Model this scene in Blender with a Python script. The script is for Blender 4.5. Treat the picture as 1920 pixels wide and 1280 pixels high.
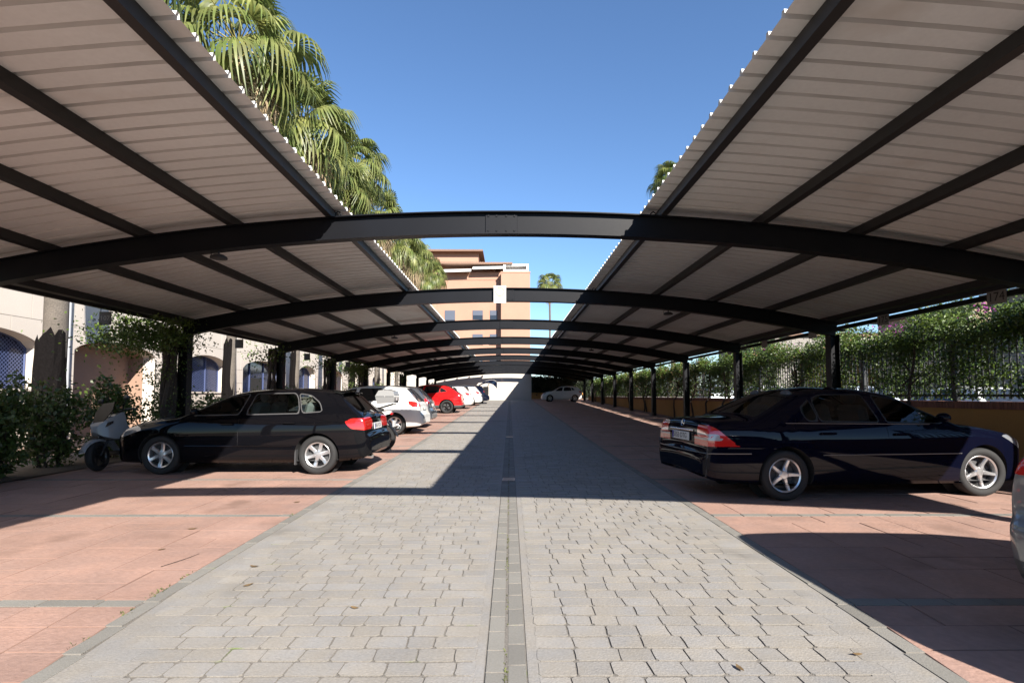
import bpy, math, random
import numpy as np
from mathutils import Vector, Matrix
for _o in list(bpy.data.objects): bpy.data.objects.remove(_o)
random.seed(7); RNG = np.random.default_rng(7)
SC = bpy.context.scene
COL = SC.collection
R = math.radians
# ------------------------------------------------------------------ camera
cam_d = bpy.data.cameras.new('camera'); cam = bpy.data.objects.new('camera', cam_d); COL.objects.link(cam)
cam_d.sensor_width = 36.0; cam_d.lens = 18.75; cam_d.clip_start = 0.05; cam_d.clip_end = 2000
cam.location = (0, 0, 1.31); cam.rotation_euler = (R(93.0), 0, R(-0.23)); cam_d.shift_y = 0.0253
SC.camera = cam
# ------------------------------------------------------------------ sky and sun
SUN = Vector((0.77, -1.56, 1.0)).normalized()
ELEV = math.asin(SUN.z); AZ = math.atan2(SUN.x, SUN.y)
w = bpy.data.worlds.new('World'); SC.world = w; w.use_nodes = True
nt = w.node_tree; nt.nodes.clear()
sky = nt.nodes.new('ShaderNodeTexSky'); sky.sky_type = 'NISHITA'; sky.sun_disc = False
sky.sun_elevation = ELEV; sky.sun_rotation = AZ; sky.altitude = 50; sky.air_density = 1.0; sky.dust_density = 0.1; sky.ozone_density = 6.0
bg = nt.nodes.new('ShaderNodeBackground'); bg.inputs['Strength'].default_value = 0.077
wo = nt.nodes.new('ShaderNodeOutputWorld')
nt.links.new(sky.outputs[0], bg.inputs[0]); nt.links.new(bg.outputs[0], wo.inputs[0])
sd = bpy.data.lights.new('sun', 'SUN'); sd.energy = 5.0; sd.angle = R(0.53); sd.color = (1.0, 0.93, 0.84)
so = bpy.data.objects.new('sun', sd); COL.objects.link(so); so.rotation_euler = SUN.to_track_quat('Z', 'Y').to_euler(); so.location = (20, -40, 30)
SC.view_settings.view_transform = 'Standard'; SC.view_settings.look = 'None'; SC.view_settings.gamma = 1.0
SC.view_settings.use_curve_mapping = False; SC.view_settings.exposure = 1.45
SC.cycles.use_denoising = True
SC.cycles.max_bounces = 10; SC.cycles.diffuse_bounces = 5; SC.cycles.transparent_max_bounces = 16
SC.cycles.caustics_reflective = False; SC.cycles.caustics_refractive = False
SC.cycles.sample_clamp_indirect = 6.0

# ------------------------------------------------------------------ helpers
def g(y):
    """height of the paved ground: level near, then rising gently to the end wall"""
    return 0.0205 * 0.5 * ((y - 11.0) + math.sqrt((y - 11.0) ** 2 + 9.0)) - 0.004

def tag(o, label=None, cat=None, group=None, kind=None):
    if label: o['label'] = label
    if cat: o['category'] = cat
    if group: o['group'] = group
    if kind: o['kind'] = kind
    return o

def thing(name, label, cat, loc=(0, 0, 0), rotz=0.0, group=None):
    o = bpy.data.objects.new(name, None); COL.objects.link(o)
    o.location = loc; o.rotation_euler = (0, 0, rotz); o.empty_display_size = 0.2
    return tag(o, label, cat, group)

def link(name, me, parent=None, loc=None, rot=None):
    o = bpy.data.objects.new(name, me); COL.objects.link(o)
    if parent is not None: o.parent = parent
    if loc is not None: o.location = loc
    if rot is not None: o.rotation_euler = rot
    return o

def copy_tree(o, parent=None):
    c = o.copy(); COL.objects.link(c); c.parent = parent
    for ch in list(o.children): copy_tree(ch, c)
    return c

def new_mesh(name, V, F, m, smooth=False):
    me = bpy.data.meshes.new(name)
    me.from_pydata([tuple(map(float, v)) for v in V], [], [tuple(int(i) for i in f) for f in F])
    if isinstance(m, (list, tuple)):
        for q in m: me.materials.append(q)
    else: me.materials.append(m)
    if smooth: me.polygons.foreach_set('use_smooth', [True] * len(me.polygons))
    me.update()
    return me

def np_mesh(name, V, F, m, smooth=False):
    """fast mesh from arrays, every face with the same number of corners"""
    V = np.asarray(V, dtype=np.float32); F = np.asarray(F, dtype=np.int32)
    me = bpy.data.meshes.new(name); k = F.shape[1]; nf = len(F)
    me.vertices.add(len(V)); me.vertices.foreach_set('co', V.ravel())
    me.loops.add(nf * k); me.loops.foreach_set('vertex_index', F.ravel())
    me.polygons.add(nf); me.polygons.foreach_set('loop_start', np.arange(0, nf * k, k, dtype=np.int32))
    me.polygons.foreach_set('loop_total', np.full(nf, k, dtype=np.int32))
    if smooth: me.polygons.foreach_set('use_smooth', np.ones(nf, dtype=bool))
    me.materials.append(m); me.update(calc_edges=True); me.validate()
    return me

class MB:
    """collects simple solids into one mesh"""
    def __init__(s): s.v = []; s.f = []
    def add(s, V, F):
        n = len(s.v); s.v += [tuple(p) for p in V]; s.f += [tuple(i + n for i in q) for q in F]; return s
    def box(s, x0, x1, y0, y1, z0, z1, bev=0.0, M=None):
        if bev <= 0:
            V = [(x, y, z) for z in (z0, z1) for y in (y0, y1) for x in (x0, x1)]
            F = [(0, 2, 3, 1), (4, 5, 7, 6), (0, 1, 5, 4), (2, 6, 7, 3), (0, 4, 6, 2), (1, 3, 7, 5)]
        else:
            b = bev; V = []; F = []
            c = [(x0, x1), (y0, y1), (z0, z1)]
            idx = {}
            for ix in (0, 1):
                for iy in (0, 1):
                    for iz in (0, 1):
                        sgn = (1 if ix == 0 else -1, 1 if iy == 0 else -1, 1 if iz == 0 else -1)
                        p = (c[0][ix], c[1][iy], c[2][iz])
                        for ax in range(3):
                            q = [p[k] + (sgn[k] * b if k != ax else 0) for k in range(3)]
                            idx[(ix, iy, iz, ax)] = len(V); V.append(tuple(q))
            for ax in range(3):
                o1, o2 = [k for k in range(3) if k != ax]
                for s_ in (0, 1):
                    def key(a, bb):
                        t = [0, 0, 0]; t[ax] = s_; t[o1] = a; t[o2] = bb; return idx[(t[0], t[1], t[2], ax)]
                    F.append((key(0, 0), key(1, 0), key(1, 1), key(0, 1)))
            for ax in range(3):
                o1, o2 = [k for k in range(3) if k != ax]
                for a in (0, 1):
                    for bb in (0, 1):
                        def key(e, nrm):
                            t = [0, 0, 0]; t[ax] = e; t[o1] = a; t[o2] = bb; return idx[(t[0], t[1], t[2], nrm)]
                        F.append((key(0, o1), key(1, o1), key(1, o2), key(0, o2)))
            for ix in (0, 1):
                for iy in (0, 1):
                    for iz in (0, 1): F.append(tuple(idx[(ix, iy, iz, ax)] for ax in range(3)))
        if M is not None: V = [tuple(M @ Vector(p)) for p in V]
        return s.add(V, F)
    def cyl(s, p0, p1, r0, r1=None, n=12, cap=True):
        r1 = r0 if r1 is None else r1
        p0 = Vector(p0); p1 = Vector(p1); d = (p1 - p0).normalized()
        a = d.orthogonal().normalized(); b = d.cross(a)
        V = []
        for p, r in ((p0, r0), (p1, r1)):
            for i in range(n):
                t = 2 * math.pi * i / n; V.append(p + r * (math.cos(t) * a + math.sin(t) * b))
        F = [(i, (i + 1) % n, n + (i + 1) % n, n + i) for i in range(n)]
        if cap: F += [tuple(range(n))[::-1], tuple(range(n, 2 * n))]
        return s.add(V, F)
    def tube(s, pts, rad, n=8):
        pts = [Vector(p) for p in pts]; k = len(pts)
        rad = rad if isinstance(rad, (list, tuple)) else [rad] * k
        V = []; prev = None
        for i, p in enumerate(pts):
            d = (pts[min(i + 1, k - 1)] - pts[max(i - 1, 0)]).normalized()
            a = d.orthogonal().normalized() if prev is None else (prev - d * prev.dot(d)).normalized()
            prev = a; b = d.cross(a)
            for j in range(n):
                t = 2 * math.pi * j / n; V.append(p + rad[i] * (math.cos(t) * a + math.sin(t) * b))
        F = [(i * n + j, i * n + (j + 1) % n, (i + 1) * n + (j + 1) % n, (i + 1) * n + j) for i in range(k - 1) for j in range(n)]
        F += [tuple(range(n))[::-1], tuple(range((k - 1) * n, k * n))]
        return s.add(V, F)
    def lathe(s, prof, o, axis, n=32, closed=False):
        """prof: (radius, along axis)"""
        o = Vector(o); d = Vector(axis).normalized(); a = d.orthogonal().normalized(); b = d.cross(a)
        k = len(prof); V = []
        for r, h in prof:
            for j in range(n):
                t = 2 * math.pi * j / n; V.append(o + d * h + r * (math.cos(t) * a + math.sin(t) * b))
        F = []
        for i in range(k if closed else k - 1):
            i2 = (i + 1) % k
            for j in range(n): F.append((i * n + j, i * n + (j + 1) % n, i2 * n + (j + 1) % n, i2 * n + j))
        return s.add(V, F)
    def sphere(s, c, rx, ry, rz, n=12, m=8):
        V = [(c[0], c[1], c[2] - rz)]; F = []
        for i in range(1, m):
            t = math.pi * i / m
            for j in range(n):
                p = 2 * math.pi * j / n
                V.append((c[0] + rx * math.sin(t) * math.cos(p), c[1] + ry * math.sin(t) * math.sin(p), c[2] - rz * math.cos(t)))
        V.append((c[0], c[1], c[2] + rz)); e = len(V) - 1
        for j in range(n): F.append((0, 1 + (j + 1) % n, 1 + j)); F.append((e, 1 + (m - 2) * n + j, 1 + (m - 2) * n + (j + 1) % n))
        for i in range(m - 2):
            for j in range(n): F.append((1 + i * n + j, 1 + i * n + (j + 1) % n, 1 + (i + 1) * n + (j + 1) % n, 1 + (i + 1) * n + j))
        return s.add(V, F)
    def prism(s, poly, thick, M):
        """poly in local xy, extruded along local z by thick, placed by matrix M"""
        n = len(poly)
        V = [M @ Vector((p[0], p[1], 0)) for p in poly] + [M @ Vector((p[0], p[1], thick)) for p in poly]
        F = [tuple(range(n))[::-1], tuple(range(n, 2 * n))] + [(i, (i + 1) % n, n + (i + 1) % n, n + i) for i in range(n)]
        return s.add(V, F)
    def loft(s, rings, cap=True):
        n = len(rings[0]); V = [p for r in rings for p in r]
        F = [(i * n + j, i * n + (j + 1) % n, (i + 1) * n + (j + 1) % n, (i + 1) * n + j) for i in range(len(rings) - 1) for j in range(n)]
        if cap: F += [tuple(range(n))[::-1], tuple(range((len(rings) - 1) * n, len(rings) * n))]
        return s.add(V, F)
    def build(s, name, m, parent=None, smooth=False, loc=None, rot=None):
        me = new_mesh(name, s.v, s.f, m, smooth)
        if smooth:
            try: me.set_sharp_from_angle(angle=R(38))
            except Exception: pass
        return link(name, me, parent, loc, rot)

def text_obj(name, s, size, m, parent, loc, rot, depth=0.002, align='CENTER'):
    cu = bpy.data.curves.new(name, 'FONT'); cu.body = s; cu.size = size; cu.extrude = depth
    cu.align_x = align; cu.align_y = 'CENTER'; cu.resolution_u = 3
    t = bpy.data.objects.new(name, cu); COL.objects.link(t)
    bpy.context.view_layer.update()
    me = bpy.data.meshes.new_from_object(t)
    bpy.data.objects.remove(t); bpy.data.curves.remove(cu)
    me.name = name; me.materials.clear(); me.materials.append(m)
    return link(name, me, parent, loc, rot)

# ------------------------------------------------------------------ materials
MATS = {}
def mat(name, col, rough=0.6, metal=0.0, var=0.0, vscale=3.0, var2=0.0, vscale2=40.0, bump=0.0, bscale=60.0, island=0.0, coat=0.0,
        spec=0.5, trans=0.0, hue=None, stain=None, coord='Object', bdist=0.01):
    """principled material; var: large soft colour patches, var2: fine speckle, island: piece-to-piece tone, stain: (colour, scale, threshold)"""
    m = bpy.data.materials.new(name); m.use_nodes = True; n = m.node_tree.nodes; l = m.node_tree.links
    b = n['Principled BSDF']
    b.inputs['Roughness'].default_value = rough; b.inputs['Metallic'].default_value = metal
    b.inputs['Specular IOR Level'].default_value = spec; b.inputs['Coat Weight'].default_value = coat; b.inputs['Coat Roughness'].default_value = 0.03
    b.inputs['Base Color'].default_value = (*col, 1)
    tc = n.new('ShaderNodeTexCoord')
    if coord == 'World':
        gm = n.new('ShaderNodeNewGeometry'); src = gm.outputs['Position']
    else: src = tc.outputs[coord]
    cur = None
    def rgb(c):
        q = n.new('ShaderNodeRGB'); q.outputs[0].default_value = (*c, 1); return q.outputs[0]
    cur = rgb(col)
    def mul(sock, fac_sock, amount, lo=0.25, hi=0.75):
        mr = n.new('ShaderNodeMapRange'); mr.inputs['From Min'].default_value = lo; mr.inputs['From Max'].default_value = hi
        mr.inputs['To Min'].default_value = 1 - amount; mr.inputs['To Max'].default_value = 1 + amount
        l.new(fac_sock, mr.inputs['Value'])
        vm = n.new('ShaderNodeVectorMath'); vm.operation = 'SCALE'
        l.new(sock, vm.inputs[0]); l.new(mr.outputs[0], vm.inputs['Scale'])
        return vm.outputs[0]
    def noise(scale, detail=4.0):
        q = n.new('ShaderNodeTexNoise'); q.inputs['Scale'].default_value = scale; q.inputs['Detail'].default_value = detail
        l.new(src, q.inputs['Vector']); return q
    changed = False
    if hue is not None:
        q = noise(vscale * 1.7, 3.0); mx = n.new('ShaderNodeMix'); mx.data_type = 'RGBA'
        mr = n.new('ShaderNodeMapRange'); mr.inputs['From Min'].default_value = 0.35; mr.inputs['From Max'].default_value = 0.65
        l.new(q.outputs['Fac'], mr.inputs['Value']); l.new(mr.outputs[0], mx.inputs['Factor'])
        l.new(cur, mx.inputs['A']); mx.inputs['B'].default_value = (*hue, 1); cur = mx.outputs['Result']; changed = True
    if var > 0: cur = mul(cur, noise(vscale).outputs['Fac'], var); changed = True
    if var2 > 0: cur = mul(cur, noise(vscale2, 6.0).outputs['Fac'], var2); changed = True
    if island > 0:
        gm = n.new('ShaderNodeNewGeometry'); oi = n.new('ShaderNodeObjectInfo')
        ad = n.new('ShaderNodeMath'); ad.operation = 'ADD'; fr = n.new('ShaderNodeMath'); fr.operation = 'FRACT'
        l.new(gm.outputs['Random Per Island'], ad.inputs[0]); l.new(oi.outputs['Random'], ad.inputs[1]); l.new(ad.outputs[0], fr.inputs[0])
        cur = mul(cur, fr.outputs[0], island, 0.0, 1.0); changed = True
    if stain is not None:
        q = noise(stain[1], 5.0); mr = n.new('ShaderNodeMapRange'); mr.inputs['From Min'].default_value = stain[2]; mr.inputs['From Max'].default_value = stain[2] + 0.12
        l.new(q.outputs['Fac'], mr.inputs['Value']); mx = n.new('ShaderNodeMix'); mx.data_type = 'RGBA'
        l.new(mr.outputs[0], mx.inputs['Factor']); l.new(cur, mx.inputs['A']); mx.inputs['B'].default_value = (*stain[0], 1); cur = mx.outputs['Result']; changed = True
    if changed: l.new(cur, b.inputs['Base Color'])
    if bump > 0:
        q = noise(bscale, 6.0); bp = n.new('ShaderNodeBump'); bp.inputs['Strength'].default_value = bump; bp.inputs['Distance'].default_value = bdist
        l.new(q.outputs['Fac'], bp.inputs['Height']); l.new(bp.outputs[0], b.inputs['Normal'])
    if trans > 0:      # thin leaf: some light comes through
        out = n['Material Output']; tr = n.new('ShaderNodeBsdfTranslucent'); ms = n.new('ShaderNodeMixShader'); ms.inputs[0].default_value = trans
        if changed: l.new(cur, tr.inputs['Color'])
        else: tr.inputs['Color'].default_value = (*col, 1)
        l.new(b.outputs[0], ms.inputs[1]); l.new(tr.outputs[0], ms.inputs[2]); l.new(ms.outputs[0], out.inputs['Surface'])
    MATS[name] = m
    return m

def glass_mat(name, tint, ior=1.5, rough=0.0):
    m = bpy.data.materials.new(name); m.use_nodes = True; n = m.node_tree.nodes; l = m.node_tree.links
    n.remove(n['Principled BSDF']); out = n['Material Output']
    t = n.new('ShaderNodeBsdfTransparent'); t.inputs[0].default_value = (*tint, 1)
    gl = n.new('ShaderNodeBsdfGlossy'); gl.inputs['Roughness'].default_value = 0.015
    fr = n.new('ShaderNodeFresnel'); fr.inputs['IOR'].default_value = ior
    mx = n.new('ShaderNodeMixShader'); l.new(fr.outputs[0], mx.inputs[0]); l.new(t.outputs[0], mx.inputs[1]); l.new(gl.outputs[0], mx.inputs[2])
    l.new(mx.outputs[0], out.inputs['Surface'])
    return m

M_SETT = mat('sett_stone', (0.240, 0.232, 0.221), 0.85, var=0.09, vscale=2.6, var2=0.13, vscale2=60, bump=0.28, bscale=90, island=0.075, coord='World', hue=(0.255, 0.235, 0.205), stain=((0.165, 0.155, 0.14), 0.7, 0.61))
M_MORTAR = mat('mortar', (0.155, 0.142, 0.124), 0.95, var=0.12, vscale=1.2, var2=0.2, vscale2=80, bump=0.5, bscale=120, coord='World', stain=((0.10, 0.13, 0.04), 3.0, 0.64))
M_CONC = mat('concrete_margin', (0.235, 0.223, 0.205), 0.9, var=0.10, vscale=1.5, var2=0.10, vscale2=70, bump=0.3, bscale=150, coord='World')
M_GBRICK = mat('grey_brick', (0.185, 0.178, 0.16), 0.9, var=0.08, vscale=2, var2=0.10, vscale2=90, bump=0.3, bscale=150, island=0.12, coord='World')
M_RED = mat('red_stamped_concrete', (0.335, 0.208, 0.164), 0.75, var=0.16, vscale=1.6, var2=0.12, vscale2=24, bump=0.4, bscale=40, island=0.06, coord='World', hue=(0.30, 0.195, 0.16), stain=((0.22, 0.138, 0.108), 1.3, 0.585))
M_REDJ = mat('red_joint', (0.215, 0.13, 0.10), 0.9, var=0.1, vscale=2, coord='World')
M_GROUND = mat('ground_earth', (0.15, 0.12, 0.09), 0.95, var=0.2, vscale=0.5, var2=0.2, vscale2=20, bump=0.5, bscale=30, coord='World')
M_STEEL = mat('painted_steel', (0.0045, 0.005, 0.007), 0.45, var=0.15, vscale=2, bump=0.05, bscale=200, spec=0.16, coord='World')
M_PURLIN = mat('purlin_steel', (0.010, 0.009, 0.009), 0.5, var=0.2, vscale=2, coord='World')
M_SHEET = mat('roof_sheet', (0.69, 0.715, 0.71), 0.5, var=0.08, vscale=0.8, var2=0.04, vscale2=25, coord='World', stain=((0.59, 0.58, 0.55), 0.9, 0.57), spec=0.4)
M_DARK = mat('dark_metal', (0.02, 0.02, 0.022), 0.5)
M_OCHRE = mat('ochre_render', (0.36, 0.18, 0.048), 0.9, var=0.12, vscale=1.2, var2=0.08, vscale2=50, bump=0.3, bscale=120, coord='World')
M_BRICKR = mat('red_brick', (0.18, 0.075, 0.048), 0.85, var2=0.15, vscale2=60, island=0.18, coord='World', bump=0.3, bscale=100)
M_FENCE = mat('fence_steel', (0.012, 0.013, 0.014), 0.45)
M_FACADE = mat('facade_stone', (0.50, 0.445, 0.385), 0.8, var=0.05, vscale=0.8, var2=0.04, vscale2=30, island=0.025, coord='World')
M_FJOINT = mat('facade_joint', (0.26, 0.235, 0.21), 0.9)
M_TERRA = mat('niche_render', (0.27, 0.175, 0.125), 0.85, var=0.06, vscale=1.5, coord='World')
M_BLUE = mat('blue_lattice', (0.055, 0.075, 0.165), 0.6)
M_BLUEG = mat('blue_glass', (0.012, 0.018, 0.045), 0.12, spec=0.6)
M_WHITEW = mat('white_render', (0.40, 0.37, 0.33), 0.85, var=0.04, vscale=0.8, coord='World')
M_BRICKB = mat('orange_brickwork', (0.34, 0.192, 0.135), 0.85, var=0.06, vscale=0.5, var2=0.06, vscale2=9, coord='World')
M_TILE = mat('roof_tile', (0.19, 0.115, 0.08), 0.85, var2=0.2, vscale2=10, island=0.15, coord='World')
M_WHITE = mat('white_paint', (0.62, 0.61, 0.59), 0.6)
M_GLASSD = mat('dark_glass', (0.02, 0.025, 0.035), 0.06, spec=0.6)
M_BARK = mat('palm_bark', (0.10, 0.085, 0.07), 0.95, var=0.15, vscale=4, var2=0.3, vscale2=35, bump=0.8, bscale=40)
M_BARKD = mat('palm_bark_old', (0.006, 0.005, 0.005), 0.95, spec=0.08, var2=0.35, vscale2=30, bump=1.0, bscale=30)
M_WOOD = mat('vine_wood', (0.045, 0.032, 0.025), 0.95, var2=0.3, vscale2=20, bump=0.8, bscale=40)
M_FROND = mat('palm_leaf', (0.105, 0.150, 0.036), 0.45, var=0.35, vscale=1.1, island=0.28, trans=0.35, hue=(0.215, 0.225, 0.072))
M_DEAD = mat('dead_palm_leaf', (0.34, 0.26, 0.16), 0.8, island=0.3, trans=0.2)
M_LEAF = mat('shrub_leaf', (0.045, 0.080, 0.018), 0.42, island=0.4, trans=0.22, hue=(0.08, 0.11, 0.024), vscale=1.5)
M_VINE = mat('vine_leaf', (0.048, 0.092, 0.014), 0.45, island=0.4, trans=0.26, hue=(0.10, 0.145, 0.022), vscale=1.2)
M_DRY = mat('dry_leaf', (0.20, 0.13, 0.06), 0.8, island=0.3, trans=0.25)
M_PINK = mat('pink_petal', (0.42, 0.07, 0.33), 0.6, island=0.2, trans=0.4)
M_REDF = mat('red_petal', (0.55, 0.02, 0.015), 0.6, trans=0.3)
M_MOSS = mat('moss', (0.085, 0.095, 0.03), 0.95, var2=0.3, vscale2=60, island=0.3)
M_RUBBER = mat('tyre_rubber', (0.012, 0.012, 0.0125), 0.8, var2=0.15, vscale2=30)
M_ALLOY = mat('alloy', (0.62, 0.62, 0.63), 0.28, metal=0.85)
M_ALLOYD = mat('dark_alloy', (0.03, 0.03, 0.032), 0.35, metal=0.5)
M_CHROME = mat('chrome', (0.75, 0.75, 0.76), 0.12, metal=1.0)
M_TRIM = mat('black_trim', (0.015, 0.015, 0.016), 0.45)
M_TRIMA = mat('satin_trim', (0.16, 0.16, 0.165), 0.35, metal=0.7)
M_PLASTIC = mat('grey_plastic', (0.05, 0.05, 0.052), 0.55)
M_REDL = mat('red_lamp', (0.50, 0.012, 0.010), 0.12, coat=1.0)
M_CLEARL = mat('clear_lamp', (0.36, 0.34, 0.335), 0.15, coat=1.0)
M_HEADL = mat('head_lamp', (0.25, 0.26, 0.28), 0.08, coat=1.0, metal=0.4)
M_PLATE = mat('number_plate', (0.55, 0.55, 0.54), 0.4)
M_PLTXT = mat('plate_text', (0.02, 0.02, 0.025), 0.5)
M_SEAT = mat('seat_cloth', (0.09, 0.09, 0.095), 0.9)
M_WELL = mat('wheel_well', (0.008, 0.008, 0.008), 0.95)
M_GLASS = glass_mat('car_glass', (0.50, 0.56, 0.54))
M_DGLASS = mat('tinted_car_glass', (0.008, 0.010, 0.012), 0.03, spec=0.55)
def paint(name, col, metal=0.0, rough=0.3, coat=1.0): return mat(name, col, rough, metal=metal, coat=coat, spec=0.0)
P_BLACK = paint('black_paint', (0.003, 0.003, 0.004), coat=0.55); P_NAVY = paint('navy_paint', (0.002, 0.0025, 0.008), 0.0, coat=0.40)
P_WHITE = paint('white_car_paint', (0.62, 0.62, 0.60)); P_GREY = paint('grey_car_paint', (0.075, 0.080, 0.092), 0.4)
P_RED = paint('red_car_paint', (0.52, 0.010, 0.012), 0.1); P_SILVER = paint('silver_car_paint', (0.24, 0.24, 0.238), 0.5)
P_DKBLUE = paint('dark_blue_paint', (0.004, 0.006, 0.016), 0.0); P_LBLUE = paint('pale_car_paint', (0.55, 0.60, 0.64), 0.2)
M_HEDGE = mat('dark_hedge_leaf', (0.012, 0.020, 0.006), 0.6, island=0.4)
M_SHEETD = mat('roof_rib_grime_shade', (0.60, 0.61, 0.60), 0.7, var=0.15, vscale=1.5, coord='World')  # rib faces darker: some grime, plus channel shade put into the colour
M_SMOKE = mat('smoked_screen', (0.010, 0.008, 0.007), 0.3, spec=0.12)
# ------------------------------------------------------------------ ground
def strip(name, x0, x1, y0, y1, dz, m, parent=None, n=60, kind='structure'):
    """sheet that follows the ground profile; x0/x1 may be functions of y"""
    fx0 = x0 if callable(x0) else (lambda y: x0); fx1 = x1 if callable(x1) else (lambda y: x1)
    ys = [y0 + (y1 - y0) * i / n for i in range(n + 1)]
    V = []; F = []
    for y in ys: V += [(fx0(y), y, g(y) + dz), (fx1(y), y, g(y) + dz)]
    for i in range(n): F.append((2 * i, 2 * i + 1, 2 * i + 3, 2 * i + 2))
    o = link(name, new_mesh(name, V, F, m), parent)
    if parent is None: tag(o, kind=kind)
    return o

YW = 52.0
gy = [-300, -60, -20] + [-6 + i for i in range(60)] + [60, 120, 600]
V = []; F = []
for y in gy:
    z = g(min(y, 54.0)) - 0.06
    V += [(-400, y, z), (400, y, z)]
for i in range(len(gy) - 1): F.append((2 * i, 2 * i + 1, 2 * i + 3, 2 * i + 2))
tag(link('ground', new_mesh('ground', V, F, M_GROUND)), kind='structure')

def interp(x, xs, ys): return float(np.interp(x, xs, ys))
def xl(y): return interp(y, [2.4, 3.5, 5.8, 8.0], [-2.22, -2.33, -2.37, -2.40])   # outer side of the left edge course
def xr(y): return interp(y, [2.4, 3.7, 6.3, 9.0], [2.09, 2.17, 2.21, 2.22])
KW = 0.105
V = []; F = []
for i in range(61):
    y = -6 + (YW + 6) * i / 60; z = g(y) - 0.005
    V += [(xl(y) - 0.02, y, z), (-0.122, y, z), (0.088, y, z), (xr(y) + 0.02, y, z)]
for i in range(60): F += [(4 * i, 4 * i + 1, 4 * i + 5, 4 * i + 4), (4 * i + 2, 4 * i + 3, 4 * i + 7, 4 * i + 6)]
drive = tag(link('driveway', new_mesh('driveway', V, F, M_MORTAR)), kind='structure')

def sett(poly, z, bev=0.007, dz=0.0055):
    """paving stone: outline, sloping bevel, flat top"""
    n = len(poly); c = np.mean(poly, axis=0)
    V = []; inner = []
    for p in poly:
        d = c - p; L_ = np.linalg.norm(d); V.append((p[0], p[1], z(p[1]) - dz)); inner.append(p + d / L_ * bev)
    V += [(q[0], q[1], z(q[1])) for q in inner]
    F = [(i, (i + 1) % n, n + (i + 1) % n, n + i) for i in range(n)] + [tuple(range(n, 2 * n))]
    return V, F

def lay(pieces, name, m, parent, single, many, joint=None):
    """pieces: list of (key, V, F); the first `single` by key become objects, the rest one joined part"""
    pieces.sort(key=lambda p: p[0])
    for k, V, F in pieces[:single]:
        c = np.mean(np.array(V), axis=0)
        me = new_mesh(name, [(v[0] - c[0], v[1] - c[1], v[2]) for v in V], F, [m, joint or m])
        if joint: me.polygons.foreach_set('material_index', [1] * (len(F) - 1) + [0])
        link(name, me, parent, (c[0], c[1], 0))
    rest = MB(); fl_ = []
    for k, V, F in pieces[single:]: rest.add(V, F); fl_ += [1] * (len(F) - 1) + [0]
    if rest.v:
        o = tag(rest.build(many, [m, joint or m], parent), kind='stuff')
        if joint: o.data.polygons.foreach_set('material_index', fl_)

def wob(a): return random.uniform(-a, a)
pieces = []
ROW = 0.138; nrow = int((YW - 1.6) / ROW)
def rowedge(k, x): return 1.6 + k * ROW + 0.003 * math.sin(x * 3.1 + k * 2.3) + 0.002 * math.sin(x * 9.0 + k * 5.1)
for k in range(nrow):
    y0 = 1.6 + k * ROW
    if y0 > 40 and k % 1: continue
    for side in (-1, 1):
        if side < 0: a = xl(y0) + KW + 0.05 + random.uniform(0.0, 0.14); b = -0.165
        else: a = 0.135; b = xr(y0) - KW - 0.01 - random.uniform(0, 0.06)
        x = a
        while x < b - 0.05:
            wdt = random.choice((0.15, 0.17, 0.19, 0.21, 0.24, 0.18)) * random.uniform(0.93, 1.07)
            x2 = min(x + wdt, b)
            if b - x2 < 0.09: x2 = b
            h = 0.0022; zz = random.uniform(-0.0015, 0.0015)
            sk0 = 0.0035 * math.sin(k * 12.9 + x * 78.2); sk1 = 0.0035 * math.sin(k * 12.9 + x2 * 78.2)
            e = lambda xx, kk: rowedge(kk, xx)
            r = random.uniform(0.006, 0.018); hy = 0.0064
            yb0, yb1, yt0, yt1 = e(x, k), e(x2, k), e(x, k + 1), e(x2, k + 1)
            xm = (x + x2) / 2
            P = [(x + h + r - sk0, yb0 + hy), (xm, e(xm, k) + hy + wob(0.002)), (x2 - h - r - sk1, yb1 + hy), (x2 - h - sk1, yb1 + hy + r),
                 (x2 - h + wob(0.003), (yb1 + yt1) / 2), (x2 - h + sk1, yt1 - hy - r), (x2 - h - r + sk1, yt1 - hy), (xm, e(xm, k + 1) - hy + wob(0.002)),
                 (x + h + r + sk0, yt0 - hy), (x + h + sk0, yt0 - hy - r), (x + h + wob(0.003), (yb0 + yt0) / 2), (x + h - sk0, yb0 + hy + r)]
            P = np.array(P)
            V, F = sett(P, lambda y: g(y) + zz, bev=random.uniform(0.0015, 0.003))
            d = y0 + abs(xm) * 0.15 if y0 > 2.25 else 99 + y0
            pieces.append((d, V, F))
            x = x2
lay(pieces, 'paving_stone', M_SETT, drive, 290, 'paving_stones', M_MORTAR)
for a_, b_ in ((lambda y: xl(y) + KW, lambda y: xl(y) + KW + 0.34), (lambda y: xr(y) - KW - 0.30, lambda y: xr(y) - KW),
               (lambda y: -0.185, lambda y: -0.122), (lambda y: 0.086, lambda y: 0.15)):
    strip('concrete_margin', a_, b_, -6, YW, -0.0022, M_SETT, drive)

def brick_piece(x0, x1, y0, y1, dz, j=0.003, bev=0.004):
    P = np.array([(x0 + j, y0 + j), (x1 - j, y0 + j), (x1 - j, y1 - j), (x0 + j, y1 - j)])
    zz = random.uniform(-0.001, 0.002) + dz
    return sett(P, lambda y: g(y) + zz, bev=bev, dz=0.006)

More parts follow.
